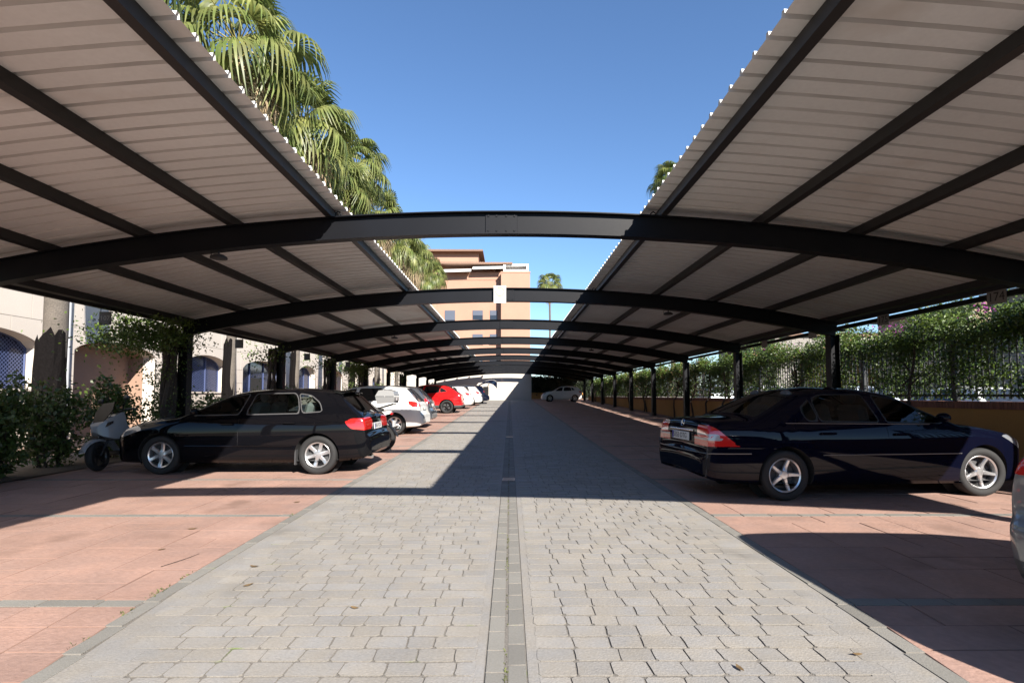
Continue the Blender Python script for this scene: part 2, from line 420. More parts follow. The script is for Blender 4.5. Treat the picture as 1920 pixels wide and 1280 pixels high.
# centre channel: two rows of bricks falling to a mossy joint, with steel gratings
chan = strip('drainage_channel', -0.125, 0.092, -6, YW, -0.0055, M_MORTAR)
GR = [8.38, 15.7, 23.0, 30.4, 37.8, 45.0]
pieces = []
XC = -0.018
for s in (-1, 1):
    y = 1.5 + (0.09 if s > 0 else 0)
    while y < YW - 0.3:
        L_ = random.choice((0.20, 0.22, 0.23)); 
        if any(abs(y + L_ / 2 - q) < 0.2 for q in GR): y += L_; continue
        x0, x1 = (XC - 0.100, XC - 0.006) if s < 0 else (XC + 0.006, XC + 0.100)
        V, F = brick_piece(x0, x1, y, y + L_, 0.0)
        V = [(v[0], v[1], v[2] - 0.004 * (1 - abs(v[0] - XC) / 0.1)) for v in V]
        pieces.append((y if y > 2.2 else 99 + y, V, F)); y += L_
nn = sum(1 for p in pieces if p[0] < 9)
lay(pieces, 'brick', M_GBRICK, chan, nn, 'bricks', M_MORTAR)
mb = MB()
for i in range(500):
    y = 2.0 + 10 * random.random() ** 1.6; 
    if math.sin(y * 3.3) + math.sin(y * 7.7 + 1) + random.uniform(-1.0, 1.0) < -0.2: continue
    x = XC + random.gauss(0, 0.004); a = random.uniform(0, 6.28); h = random.uniform(0.006, 0.02); q = random.uniform(0.004, 0.009)
    z = g(y) - 0.008
    mb.add([(x - q * math.cos(a), y - q * math.sin(a), z), (x + q * math.cos(a), y + q * math.sin(a), z), (x + wob(0.01), y + wob(0.01), z + h)], [(0, 1, 2)])
tag(mb.build('moss', M_MOSS, None), 'green moss and weeds growing in the joint of the centre channel', 'moss', kind='stuff')
for i, y in enumerate(GR):
    t = thing('drain_grate', ['small steel drain grate nearest the camera in the centre channel', 'second drain grate along the centre channel',
        'third drain grate along the centre channel', 'fourth drain grate along the centre channel', 'fifth drain grate along the centre channel',
        'farthest drain grate in the centre channel near the end wall'][i], 'drain grate', (XC, y, g(y)), 0, 'drain grates in the channel')
    MB().box(-0.10, -0.086, -0.13, 0.13, -0.012, 0.002).box(0.086, 0.10, -0.13, 0.13, -0.012, 0.002).box(-0.086, 0.086, -0.13, -0.116, -0.012, 0.0015).box(-0.086, 0.086, 0.116, 0.13, -0.012, 0.0015).build('frame', M_TRIMA, t)
    MB().box(-0.086, 0.086, -0.116, 0.116, -0.015, -0.0125).build('pan', M_WELL, t)
    if i < 2:
        bar = new_mesh('bar', *(lambda q: (q.v, q.f))(MB().box(-0.086, 0.086, -0.007, 0.007, -0.010, 0.001)), M_TRIMA)
        for k in range(7): link('bar', bar, t, (0, -0.098 + k * 0.0327, 0))

# parking rows: stamped red concrete, brick dividers every 2.45 m, brick edge course
STR = [3.45 + 2.45 * k for k in range(-2, 20)]
for side in (-1, 1):
    inner = xl if side < 0 else xr; outer = -7.55 if side < 0 else 7.78
    if side < 0: base = strip('parking_bays_left', outer, lambda y: xl(y) + KW - 0.02, -3, YW + (5 if side > 0 else 0), -0.006, M_REDJ)
    else: base = strip('parking_bays_right', lambda y: xr(y) - KW + 0.02, outer, -3, YW + (5 if side > 0 else 0), -0.006, M_REDJ)
    # edge course
    pieces = []; y = 1.4
    while y < YW - 0.1:
        L_ = random.choice((0.30, 0.33, 0.36)); xi = inner(y + L_ / 2)
        V, F = brick_piece(xi if side < 0 else xi - KW, xi + KW if side < 0 else xi, y, y + L_, 0.001)
        pieces.append((y if y > 2.2 else 99 + y, V, F)); y += L_
    lay(pieces, 'edge_brick', M_GBRICK, base, sum(1 for p in pieces if p[0] < 9), 'edge_bricks', M_MORTAR)
    pieces = []
    for ys in STR:
        if ys < 0 or ys > YW: continue
        xa, xb = (outer + 0.1, inner(ys) - 0.004) if side < 0 else (inner(ys) + 0.004, outer - 0.1)
        x = xa
        while x < xb - 0.02:
            x2 = min(x + random.choice((0.30, 0.33, 0.36)), xb)
            if xb - x2 < 0.12: x2 = xb
            V, F = brick_piece(x, x2, ys - 0.055, ys + 0.055, 0.0005)
            pieces.append((ys + abs(x) * 0.2 if ys > 3 else 99, V, F)); x = x2
    lay(pieces, 'divider_brick', M_GBRICK, base, min(140, sum(1 for p in pieces if p[0] < 10.2)), 'divider_bricks', M_MORTAR)
    pieces = []
    for a, b in zip(STR[:-1], STR[1:]):
        if b < 0.5 or a > YW: continue
        y0, y1 = a + 0.055, min(b - 0.055, YW)
        nyc = 8; nxc = 16; cy = (y1 - y0) / nyc
        used = np.zeros((nxc, nyc), bool)
        for i in range(nxc):
            for j in range(nyc):
                if used[i, j]: continue
                ww, hh = random.choice(((1, 1), (2, 1), (1, 2), (2, 2), (2, 1), (2, 2), (3, 2)))
                while i + ww > nxc or used[i:i + ww, j:j + 1].any(): ww -= 1
                while j + hh > nyc or used[i:i + ww, j:j + hh].any(): hh -= 1
                used[i:i + ww, j:j + hh] = True
                ya, yb = y0 + j * cy, y0 + (j + hh) * cy
                def X(u, y):
                    e0, e1 = (outer, inner(y)) if side < 0 else (inner(y), outer)
                    return e0 + (e1 - e0) * u / nxc
                jn = 0.002
                P = np.array([(X(i, ya) + jn, ya + jn), (X(i + ww, ya) - jn, ya + jn + wob(0.004)), (X(i + ww, (ya + yb) / 2) - jn + wob(0.004), (ya + yb) / 2),
                              (X(i + ww, yb) - jn, yb - jn), (X(i, yb) + jn, yb - jn + wob(0.004)), (X(i, (ya + yb) / 2) + jn + wob(0.004), (ya + yb) / 2)])
                zz = random.uniform(-0.0015, 0.002)
                V, F = sett(P, lambda y: g(y) + zz, bev=0.005, dz=0.0045)
                yc = (ya + yb) / 2; xc = abs(P[:, 0].mean())
                vis = yc > 2.2 and xc < 0.98 * yc + 0.3
                pieces.append((yc if vis else 99 + yc, V, F))
    lay(pieces, 'stamped_slab', M_RED, base, min(220, sum(1 for p in pieces if p[0] < 9.5)), 'stamped_slabs', M_REDJ)

# planting bed and walkway on the left, street on the right
strip('planting_bed', -9.3, -7.55, -3, YW, 0.015, M_GROUND)
M_WALK = mat('walkway_paving', (0.22, 0.15, 0.115), 0.85, var=0.1, vscale=1.0, var2=0.1, vscale2=15, coord='World')
strip('walkway', -12.0, -9.3, -3, YW, 0.0, M_WALK)
M_ASPH = mat('asphalt', (0.06, 0.06, 0.062), 0.9, var=0.12, vscale=0.6, var2=0.2, vscale2=60, bump=0.4, bscale=120, coord='World')
strip('street', 9.6, 19.0, -3, 60, -0.03, M_ASPH)
strip('pavement', 7.98, 9.6, -3, 60, 0.05, M_CONC)
# fallen leaves and specks on the paving
for i, (x, y) in enumerate(((-1.8, 3.75), (-1.95, 4.15), (-3.1, 5.3), (-0.95, 3.35), (-2.6, 6.6), (1.1, 2.62), (-3.9, 7.4), (1.75, 2.75), (-2.95, 4.6))):
    a = random.uniform(0, 6.28); q = random.uniform(0.02, 0.04)
    P = [(-1.2, 0), (-0.3, 0.5), (0.6, 0.4), (1.3, 0), (0.6, -0.4), (-0.3, -0.5)]
    V = [(q * (c * math.cos(a) - s_ * math.sin(a)), q * (c * math.sin(a) + s_ * math.cos(a)), 0.004 + 0.008 * abs(c) * random.random()) for c, s_ in P]
    lab = ['dry leaf on the red paving left of the drive, close to the fallen twig', 'small dry leaf just past the fallen twig', 'dry leaf lying in the sun on the second red bay',
           'pale dry leaf on the grey stones left of the channel', 'dry leaf near the left edge course beside the black hatchback', 'dry leaf on the grey stones right of the channel near the bottom edge',
           'dry leaf on the red paving in front of the black hatchback', 'dry leaf on the grey stones near the right edge course', 'tiny dry leaf between the fallen twig and the black hatchback'][i]
    tag(link('fallen_leaf', new_mesh('fallen_leaf', V, [(0, 1, 5), (1, 2, 4, 5), (2, 3, 4)], M_DRY), None, (x, y, g(y) + 0.004)), lab, 'leaf', 'fallen leaves')
tag(MB().tube([(-2.66, 4.15, 0.008), (-2.61, 4.27, 0.010), (-2.585, 4.36, 0.009), (-2.56, 4.48, 0.010)], [0.0025, 0.0025, 0.002, 0.0015], 5).build('fallen_twig', M_WOOD), 'thin brown twig lying on the red paving in the sun', 'twig')
# weeds along the left edge course
for k, (y, n_) in enumerate(((3.3, 16), (3.62, 26), (3.95, 14), (2.95, 10), (5.9, 16))):
    mb = MB()
    for i in range(n_):
        yy = y + random.gauss(0, 0.05); x = xl(yy) - 0.012 + random.gauss(0, 0.012); a = random.uniform(0, 6.28); h = random.uniform(0.006, 0.02); q = random.uniform(0.003, 0.007)
        z = g(yy) - 0.004; lx, ly = wob(0.025), wob(0.025)
        mb.add([(x, yy, z), (x + lx / 2 + q * math.cos(a), yy + ly / 2 + q * math.sin(a), z + h * 0.7), (x + lx, yy + ly, z + h), (x + lx / 2 - q * math.cos(a), yy + ly / 2 - q * math.sin(a), z + h * 0.7)], [(0, 1, 2, 3)])
    tag(mb.build('weed_tuft', M_MOSS), ['second weed tuft from the bottom along the left edge course', 'weed tuft where the nearest left brick divider meets the edge course', 'weed tuft just past the nearest left divider', 'lowest weed tuft on the left edge course', 'weed tuft by the second left brick divider'][k], 'weeds', 'weed tufts by the edge course', kind='stuff')

# ------------------------------------------------------------------ carport
def ztop(x): return 3.676 - 0.0149 * x * x
BE = [1.9 + 4.9 * k for k in range(11)]
XCOL = 7.12
cp = thing('carport', 'long open carport of curved dark steel beams with ribbed cream sheet roofs', 'carport', (0, 0, 0))
# beam
sec = []
hw, tf, tw, H_ = 0.075, 0.014, 0.010, 0.30
sec = [(-hw, 0), (hw, 0), (hw, -tf), (tw, -tf), (tw, -H_ + tf), (hw, -H_ + tf), (hw, -H_), (-hw, -H_), (-hw, -H_ + tf), (-tw, -H_ + tf), (-tw, -tf), (-hw, -tf)]
V = []; F = []; NX = 40
for i in range(NX + 1):
    x = -7.24 + 14.48 * i / NX
    sl = -2 * 0.0149 * x; nrm = Vector((-sl, 0, 1)).normalized()
    for yy, dz in sec: V.append((x + nrm.x * dz, yy, ztop(x) + nrm.z * dz))
ns = len(sec)
for i in range(NX):
    for j in range(ns): F.append((i * ns + j, i * ns + (j + 1) % ns, (i + 1) * ns + (j + 1) % ns, (i + 1) * ns + j))
F += [tuple(range(ns))[::-1], tuple(range(NX * ns, (NX + 1) * ns))]
beam_me = new_mesh('beam', V, F, M_STEEL)
q = MB().box(-0.205, 0.205, -0.024, -0.0105, -0.275, -0.025, 0.003); plate_me = new_mesh('splice_plate', q.v, q.f, M_STEEL)
q = MB(); q.cyl((0, -0.034, 0), (0, -0.0235, 0), 0.013, n=6); bolt_me = new_mesh('bolt', q.v, q.f, M_STEEL)
q = MB(); q.box(-0.1, -0.088, -0.1, 0.1, 0, 1).box(0.088, 0.1, -0.1, 0.1, 0, 1).box(-0.088, 0.088, -0.006, 0.006, 0, 1); col_me = new_mesh('column', q.v, q.f, M_STEEL)
q = MB(); q.box(-0.16, 0.16, -0.16, 0.16, 0, 0.015); base_me = new_mesh('base_plate', q.v, q.f, M_STEEL)
q = MB(); q.tube([(-0.035, 0, 0), (-0.032, 0, 0.06), (0, 0, 0.085), (0.032, 0, 0.06), (0.035, 0, 0)], 0.008, 6); hook_me = new_mesh('cleat', q.v, q.f, M_STEEL, True)
for k, y in enumerate(BE):
    b = link('beam', beam_me, cp, (0, y, 0))
    link('splice_plate', plate_me, b, (-0.11, 0, ztop(0.1)))
    if k < 5:
        for i in range(4):
            for dz in (-0.055, -0.245): link('bolt', bolt_me, b, (-0.11 + (-0.165, -0.06, 0.065, 0.17)[i], 0, ztop(0.1) + dz))
    for s in (-1, 1):
        zc = ztop(XCOL) - H_ + 0.005 + 0.018; zb = g(y)
        c = link('column', col_me, cp, (s * XCOL, y, zb)); c.scale = (1, 1, zc - zb)
        link('base_plate', base_me, cp, (s * XCOL, y, zb))
        link('cleat', hook_me, b, (s * (2.22 if s < 0 else 1.86), 0, ztop(2.2) - 0.001))
V = []; F = []
for i in range(17):
    x = -7.24 + 5.1 * i / 16; nrm = Vector((2 * 0.0149 * x, 0, 1)).normalized(); dep = 1.0 - 0.45 * i / 16
    for yy, dz in sec: V.append((x + nrm.x * dz * dep, yy, ztop(x) + nrm.z * dz * dep))
for i in range(16):
    for j in range(ns): F.append((i * ns + j, i * ns + (j + 1) % ns, (i + 1) * ns + (j + 1) % ns, (i + 1) * ns + j))
F += [tuple(range(ns))[::-1], tuple(range(16 * ns, 17 * ns))]
link('cantilever_beam', new_mesh('cantilever_beam', V, F, M_STEEL), cp, (0, -2.2, 0))
c = link('column', col_me, cp, (-XCOL, -2.2, 0)); c.scale = (1, 1, ztop(XCOL) - H_ + 0.02)
PU = {-1: [-2.32, -3.58, -4.76, -5.96, -7.16], 1: [1.98, 3.27, 4.52, 5.80, 7.08]}
Y0R, Y1R = 1.55, 51.3
for s in (-1, 1):
    for x in PU[s]:
        q = MB(); q.box(-0.04, 0.04, Y0R - (4.7 if s < 0 else 0), Y1R + (7.3 if s > 0 else 0), 0, 0.118)
        ang = math.atan(-2 * 0.0149 * x)
        q.build('purlin', M_PURLIN, cp, loc=(x, 0, ztop(x)), rot=(0, -ang, 0))
    xi, xo = (-2.13, -7.42) if s < 0 else (1.76, 7.36)
    nxs = 10; pr = []; y = 0.0
    for i in range(5): pr += [(y, 0), (y + 0.164, 0), (y + 0.174, 0.036), (y + 0.200, 0.036)]; y += 0.21
    pr += [(1.05, 0), (1.058, 0.0006)]
    V = []; F = []; m_ = len(pr)
    for i in range(nxs + 1):
        x = xi + (xo - xi) * i / nxs
        for yy, dz in pr: V.append((x, yy, ztop(x) + 0.121 + dz))
    for i in range(nxs):
        for j in range(m_ - 1):
            f = (i * m_ + j, (i + 1) * m_ + j, (i + 1) * m_ + j + 1, i * m_ + j + 1)
            F.append(f if s < 0 else f[::-1])
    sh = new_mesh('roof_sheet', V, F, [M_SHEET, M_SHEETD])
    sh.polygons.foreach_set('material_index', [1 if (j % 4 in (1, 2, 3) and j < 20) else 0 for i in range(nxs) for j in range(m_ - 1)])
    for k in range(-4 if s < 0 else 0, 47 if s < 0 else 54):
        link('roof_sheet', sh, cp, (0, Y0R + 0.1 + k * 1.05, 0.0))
    # eave fascia
    xe = -7.46 if s < 0 else 7.40
    MB().box(xe - 0.03, xe + 0.03, Y0R - (4.2 if s < 0 else 0), Y1R, ztop(7.35) + 0.02, ztop(7.35) + 0.155).build('eave_channel', M_PURLIN, cp)
MB().box(7.36, 7.44, Y0R, Y1R, 2.775, 2.855).build('rail', M_STEEL, cp)
br = MB().box(-0.02, 0.34, -0.02, 0.02, -0.02, 0.02); brm = new_mesh('bracket', br.v, br.f, M_STEEL)
for y in BE: link('bracket', brm, cp, (7.06, y, 2.74))
# space number plates
M_SIGN = mat('sign_grey', (0.20, 0.19, 0.18), 0.6); M_SIGND = mat('sign_digits', (0.012, 0.012, 0.012), 0.6); M_SIGNL = mat('sign_digits_pale', (0.16, 0.15, 0.14), 0.6)
for i, y in enumerate((7.95, 10.4, 12.85, 15.3, 17.75)):
    t = thing('number_plate', ['grey parking space plate numbered 174 on the right rail', 'second parking space plate along the right rail, above the navy saloon',
        'third parking space plate along the right rail, past the first right column', 'fourth parking space plate along the right rail', 'fifth and farthest parking space plate on the right rail'][i], 'number plate', (7.345, y, 2.79), 0, 'parking space plates')
    MB().box(-0.008, 0.008, -0.16, 0.16, -0.10, 0.10, 0.002).build('plate', M_SIGN, t)
    if i < 2: text_obj('number', ('174', '175')[i], 0.19, M_SIGND, t, (-0.0095, 0, 0), (R(90), 0, R(-90)), 0.001)
M_SIGNDK = mat('sign_dark', (0.035, 0.033, 0.03), 0.6)
for i, y in enumerate((9.75, 14.6, 17.05, 19.5, 21.95, 24.4)):
    t = thing('number_plate', ['dark hanging plate numbered 107 under the left eave', 'dark hanging plate past the first left column', 'dark hanging plate just short of the second left column',
        'dark hanging plate between second and third left columns', 'dark hanging plate beside the third left column', 'farthest dark hanging plate under the left eave'][i], 'number plate', (-7.42, y, 2.72), 0, 'parking space plates')
    MB().box(-0.11, 0.11, -0.008, 0.008, -0.12, 0.12, 0.002).build('plate', M_SIGNDK, t)
    MB().box(-0.09, -0.08, -0.004, 0.004, 0.118, 0.24).box(0.08, 0.09, -0.004, 0.004, 0.118, 0.24).build('hanger', M_DARK, t)
    if i == 0: text_obj('number', '107', 0.12, M_SIGNL, t, (0, -0.0095, 0), (R(90), 0, 0), 0.001)
# white roundel sign on the second beam
t = thing('round_sign', 'white square sign with faded orange ring bolted on the second beam', 'sign', (-0.22, 11.7, ztop(0) - 0.155))
MB().box(-0.135, 0.135, -0.105, -0.085, -0.19, 0.19, 0.004).build('plate', M_WHITE, t)
M_FADE = mat('faded_orange', (0.50, 0.20, 0.10), 0.7)
q = MB(); q.lathe([(0.080, 0), (0.102, 0), (0.102, 0.004), (0.080, 0.004)], (0, -0.108, 0.055), (0, 1, 0), 40, True); q.build('ring', M_FADE, t, True)
for sx in (-1, 1): MB().cyl((sx * 0.095, -0.111, -0.14), (sx * 0.095, -0.104, -0.14), 0.011, n=10).build('rivet', M_FADE, t)
# lamps under the beams
LM = thing('floodlight', '', 'lamp', (0, 0, 0))
MB().tube([(-0.09, 0, 0.0), (-0.10, 0, -0.06), (-0.03, 0, -0.085)], 0.006, 5).tube([(0, 0, 0), (0, 0, -0.05)], 0.012, 6).build('bracket', M_DARK, LM)
q = MB(); q.lathe([(0.0, -0.045), (0.06, -0.05), (0.10, -0.075), (0.105, -0.10), (0.09, -0.105), (0.0, -0.10)], (0, 0, 0), (0, 0, 1), 16); q.build('housing', M_DARK, LM, True)
LPOS = [(-3.75, 0, 1), (3.5, 0, 2), (-3.6, 0, 3), (3.3, 0, 4), (-3.7, 0, 5), (3.4, 0, 6)]
LLAB = ['dark round lamp hanging under the nearest beam on the left', 'dark round lamp under the second beam on the right', 'dark round lamp under the third beam on the left',
        'dark round lamp under the fourth beam on the right', 'dark round lamp under the fifth beam on the left', 'dark round lamp under the sixth beam on the right']
for i, (x, _, k) in enumerate(LPOS):
    o = LM if i == 0 else copy_tree(LM)
    o.location = (x, BE[k], ztop(x) - H_); tag(o, LLAB[i], 'lamp', 'lamps under the carport beams')
# ------------------------------------------------------------------ foliage helpers
def unit(v): return v / np.maximum(np.linalg.norm(v, axis=1, keepdims=True), 1e-9)
def leaf_arrays(P, size, droop=0.3, wide=0.55, up=0.5, rng=RNG):
    """one small folded leaf at every point"""
    n = len(P); d = unit(rng.normal(size=(n, 3)) + np.array([0, 0, -droop]))
    nrm = unit(rng.normal(size=(n, 3)) + np.array([0, 0, up])); s = unit(np.cross(d, nrm)); nn = np.cross(s, d)
    L = (size * rng.uniform(0.6, 1.35, n))[:, None]; W = L * wide * rng.uniform(0.7, 1.2, n)[:, None]
    base = P - d * L * 0.4; tip = P + d * L * 0.6 - nn * L * 0.12; mid = P + nn * L * 0.06
    l = mid + s * W * 0.5 - nn * W * 0.18; r = mid - s * W * 0.5 - nn * W * 0.18
    V = np.stack([base, l, tip, r], 1).reshape(-1, 3)
    F = np.arange(4 * n).reshape(n, 4)
    return V, F
def leaves(name, P, size, m, parent, **k):
    V, F = leaf_arrays(np.asarray(P, float), size, **k)
    o = link(name, np_mesh(name, V, F, m), parent); return tag(o, kind='stuff')
def fbm(P, s):
    x, y, z = P[:, 0] * s, P[:, 1] * s, P[:, 2] * s
    return (np.sin(x * 1.7 + 1.3 * np.sin(y * 1.1)) + np.sin(y * 2.3 + 1.7 * np.sin(z * 1.9 + x)) + np.sin(z * 2.9 + 1.1 * np.sin(x * 2.1)) + 0.6 * np.sin(5.1 * x + 3.7 * y + 4.3 * z)) / 3.6

# ------------------------------------------------------------------ right boundary: ochre wall, brick coping, bar fence, climbers
wall = thing('boundary_wall', 'low ochre rendered wall with dark red brick coping along the right', 'wall', (0, 0, 0))
WX0, WX1, WTOP = 7.78, 7.98, 1.21
MB().box(WX0, WX1, 0.5, YW + 1, -0.2, WTOP - 0.12).build('render', M_OCHRE, wall)
mb = MB(); y = 0.5
while y < YW + 0.9:
    h = random.uniform(-0.003, 0.003); mb.box(WX0 - 0.035 + h, WX1 + 0.035, y + 0.003, y + 0.062, WTOP - 0.12, WTOP + h * 0.6); y += 0.066
tag(mb.build('coping_bricks', M_BRICKR, wall), kind='stuff')
MB().box(WX0 - 0.02, WX1 + 0.02, 0.5, YW + 0.95, WTOP - 0.117, WTOP - 0.012).build('coping_mortar', M_MORTAR, wall)
fence = thing('bar_fence', 'black vertical bar fence standing on the ochre wall', 'fence', (7.88, 0, WTOP))
FH = 1.22
bm_ = MB().box(-0.011, 0.011, -0.011, 0.011, 0.04, FH); bar_me = new_mesh('bar', bm_.v, bm_.f, M_FENCE)
pm_ = MB().box(-0.045, 0.045, -0.045, 0.045, 0.0, FH + 0.05, 0.004); post_me = new_mesh('post', pm_.v, pm_.f, M_FENCE)
far = MB(); y = 4.6; k = 0
FP = [4.49 + 2.45 * i for i in range(20)]
for yp in FP: link('post', post_me, fence, (0, yp, 0))
while y < YW:
    if min(abs(y - p) for p in FP) > 0.07:
        if k < 200: link('bar', bar_me, fence, (0, y, 0))
        else: far.box(-0.011, 0.011, y - 0.011, y + 0.011, 0.04, FH)
        k += 1
    y += 0.125
tag(far.build('bars', M_FENCE, fence), kind='stuff')
for z in (0.10, FH - 0.10): MB().box(-0.008, 0.008, 4.5, YW, z - 0.02, z + 0.02).build('fence_rail', M_FENCE, fence)

def climber(y0, y1, dens, size, label, flowers=0, top=2.62, low=1.0, trunks=1, dry=0.0):
    yc = (y0 + y1) / 2; zb = g(yc)
    t = thing('climbing_plant', label, 'climbing plant', (7.72, yc, zb), 0, 'climbers on the bar fence')
    O = np.array([7.72, yc, zb]); Lr = y1 - y0
    n = int(dens * Lr * 2.4)
    # thick mass along the top of the fence
    nt_ = int(n * 0.42)
    P = np.stack([RNG.normal(7.86, 0.16, nt_), RNG.uniform(y0 - 0.1, y1 + 0.1, nt_), top - 0.22 + RNG.normal(0, 0.17, nt_)], 1)
    P[:, 2] += 0.12 * np.sin(P[:, 1] * 2.1) + 0.07 * np.sin(P[:, 1] * 5.3)
    # hanging screen below
    nl = n - nt_
    Q = np.stack([RNG.normal(7.88, 0.06, nl), RNG.uniform(y0, y1, nl), WTOP + 0.02 + (top - 0.3 - WTOP) * RNG.random(nl) ** (0.75)], 1)
    keep = fbm(Q, 1.6) + RNG.normal(0, 0.25, nl) > -0.22; Q = Q[keep]
    A = np.concatenate([P, Q]) - O
    if dry > 0:
        sel = RNG.random(len(A)) < dry; leaves('dry_foliage', A[sel], size, M_DRY, t); A = A[~sel]
    leaves('foliage', A, size, M_VINE, t)
    if flowers:
        c = np.stack([RNG.normal(7.85, 0.15, 7), RNG.uniform(y0, y1, 7), top + RNG.uniform(-0.05, 0.14, 7)], 1)
        P = np.repeat(c, flowers // 7, 0) + RNG.normal(0, 0.055, (flowers // 7 * 7, 3)); leaves('flowers', P - O, 0.05, M_PINK, t, wide=0.9)
    for k in range(trunks):
        yy = random.uniform(-0.35, 0.35) * Lr; pts = []
        for i in range(9):
            z = i / 8 * (top - 0.25 - zb); pts.append((0.0 + 0.03 * math.sin(i * 1.3 + k) - (0.08 if z < 1.0 else -0.05), yy + 0.10 * math.sin(i * 0.9 + k * 2 + yc), z))
        MB().tube(pts, [0.045, 0.042, 0.038, 0.036, 0.033, 0.03, 0.026, 0.02, 0.012], 7).build('trunk', M_WOOD, t, True)
        for b in range(3):
            p = pts[5 + b % 2]; e = [(p[0] + 0.1 * u, p[1] + (0.55 if b % 2 else -0.55) * u + 0.1 * b, p[2] + 0.35 * u + 0.05 * math.sin(6 * u)) for u in (0, 0.35, 0.7, 1)]
            MB().tube(e, [0.02, 0.016, 0.012, 0.006], 5).build('branch', M_WOOD, t, True)
ords = ['nearest', 'second', 'third', 'fourth', 'fifth', 'sixth', 'seventh', 'eighth', 'ninth', 'tenth']
climber(5.6, 8.3, 3300, 0.062, 'dense leafy climber covering the fence at the right picture edge', 20, top=2.84, trunks=1)
climber(8.3, 11.6, 2300, 0.058, 'climber with pink blossoms on the fence behind the navy saloon', 84, top=2.64, trunks=1)
for i in range(8):
    a = 11.8 + 4.9 * i
    climber(a, a + 4.8, max(420, 1500 - 170 * i), 0.062 + 0.010 * i, f'leafy climber on the bar fence in the {ords[i]} bay beyond the nearest right column' if i else 'leafy climber on the bar fence just beyond the nearest right column',
            14 if i < 1 else 0, top=2.66, trunks=2 if i > 0 else 1, dry=0.18 if i in (2, 4) else 0.04)

# end of the car park: cream wall, low ochre wall and dark hedge
ew = thing('end_wall', 'tall cream rendered wall closing the far end of the car park', 'wall', (0, YW, 0))
for x0, x1 in ((-11.9, -7.0), (-6.985, -3.6), (-3.585, -0.78), (-0.765, 2.1)):
    MB().box(x0, x1, 0, 0.25, 0.3, 3.55).build('panel', M_WHITEW, ew)
lw = thing('low_wall', 'short ochre wall beside the cream end wall under the dark hedge', 'wall', (0, YW, 0))
MB().box(2.12, 7.74, 4.6, 4.8, 0.3, 1.60).build('render', M_OCHRE, lw)
hd = thing('dark_hedge', 'dense dark hedge behind the low ochre wall at the far right end', 'hedge', (5.3, YW + 5.6, g(YW)))
n = 34000
P = np.stack([RNG.uniform(-3.4, 3.4, n), RNG.normal(0, 0.4, n), RNG.uniform(0, 2.35, n) + 0.15 * RNG.normal(size=n)], 1)
leaves('foliage', P, 0.20, M_HEDGE, hd)
for x in (-2.4, -0.6, 1.2, 3.0): MB().tube([(x, 0, 0), (x + 0.1, 0.1, 1.2), (x - 0.1, 0, 2.6)], [0.06, 0.05, 0.02], 6).build('stem', M_WOOD, hd, True)

# ------------------------------------------------------------------ triangle cutter (used for the facade and the car bodies)
class Cut:
    def __init__(s, A, T): s.A = np.asarray(A, float); s.T = np.asarray(T, int); s.R = np.zeros(len(s.T), int)
    def cut(s, field, new, allowed=None, mask=None):
        """triangles where field < 0 get region `new`; crossing triangles are split along the zero line"""
        d = field(s.A); d = np.where(np.abs(d) < 1e-6, 1e-6, d)
        sel = np.ones(len(s.T), bool)
        if allowed is not None: sel &= np.isin(s.R, list(allowed))
        if mask is not None: sel &= mask(s.A)[s.T].all(axis=1)
        neg = d[s.T] < 0; k = neg.sum(1)
        s.R[sel & (k == 3)] = new
        mixed = np.where(sel & (k > 0) & (k < 3))[0]
        if len(mixed) == 0: return
        cache = {}; add = []; base = len(s.A); nT = []; nR = []
        def mid(a, b):
            key = (a, b) if a < b else (b, a)
            if key not in cache:
                t = d[key[0]] / (d[key[0]] - d[key[1]]); t = min(max(t, 0.02), 0.98)
                add.append(s.A[key[0]] * (1 - t) + s.A[key[1]] * t); cache[key] = base + len(add) - 1
            return cache[key]
        for i in mixed:
            t = s.T[i]; ng = neg[i]; old = s.R[i]
            if k[i] == 1: j = int(np.argmax(ng)); inside, outside = new, old
            else: j = int(np.argmin(ng)); inside, outside = old, new
            a, b, c = t[j], t[(j + 1) % 3], t[(j + 2) % 3]; ab, ac = mid(a, b), mid(a, c)
            nT += [(a, ab, ac), (ab, b, c), (ab, c, ac)]; nR += [inside, outside, outside]
        keep = np.ones(len(s.T), bool); keep[mixed] = False
        s.A = np.concatenate([s.A, np.array(add)]); s.T = np.concatenate([s.T[keep], np.array(nT)]); s.R = np.concatenate([s.R[keep], np.array(nR)])
    def region(s, r):
        T = s.T[np.isin(s.R, list(r) if isinstance(r, (set, list, tuple)) else [r])]
        u, inv = np.unique(T.ravel(), return_inverse=True)
        return s.A[u], inv.reshape(-1, 3)
def edges_of(T):
    cnt = {}
    for t in T:
        for a, b in ((t[0], t[1]), (t[1], t[2]), (t[2], t[0])):
            key = (min(a, b), max(a, b)); cnt[key] = cnt.get(key, 0) + 1 if key in cnt else 1
            if cnt[key] == 1: cnt[('d',) + key] = (a, b)
    return [cnt[('d',) + k_] for k_, v in list(cnt.items()) if len(k_) == 2 and v == 1]
def grid2(u0, u1, v0, v1, step):
    nu = max(1, int(math.ceil((u1 - u0) / step))); nv = max(1, int(math.ceil((v1 - v0) / step)))
    us = np.linspace(u0, u1, nu + 1); vs = np.linspace(v0, v1, nv + 1)
    A = np.array([(u, v) for u in us for v in vs]); T = []
    for i in range(nu):
        for j in range(nv):
            a = i * (nv + 1) + j; b = a + nv + 1; T += [(a, b, b + 1), (a, b + 1, a + 1)]
    return A, T

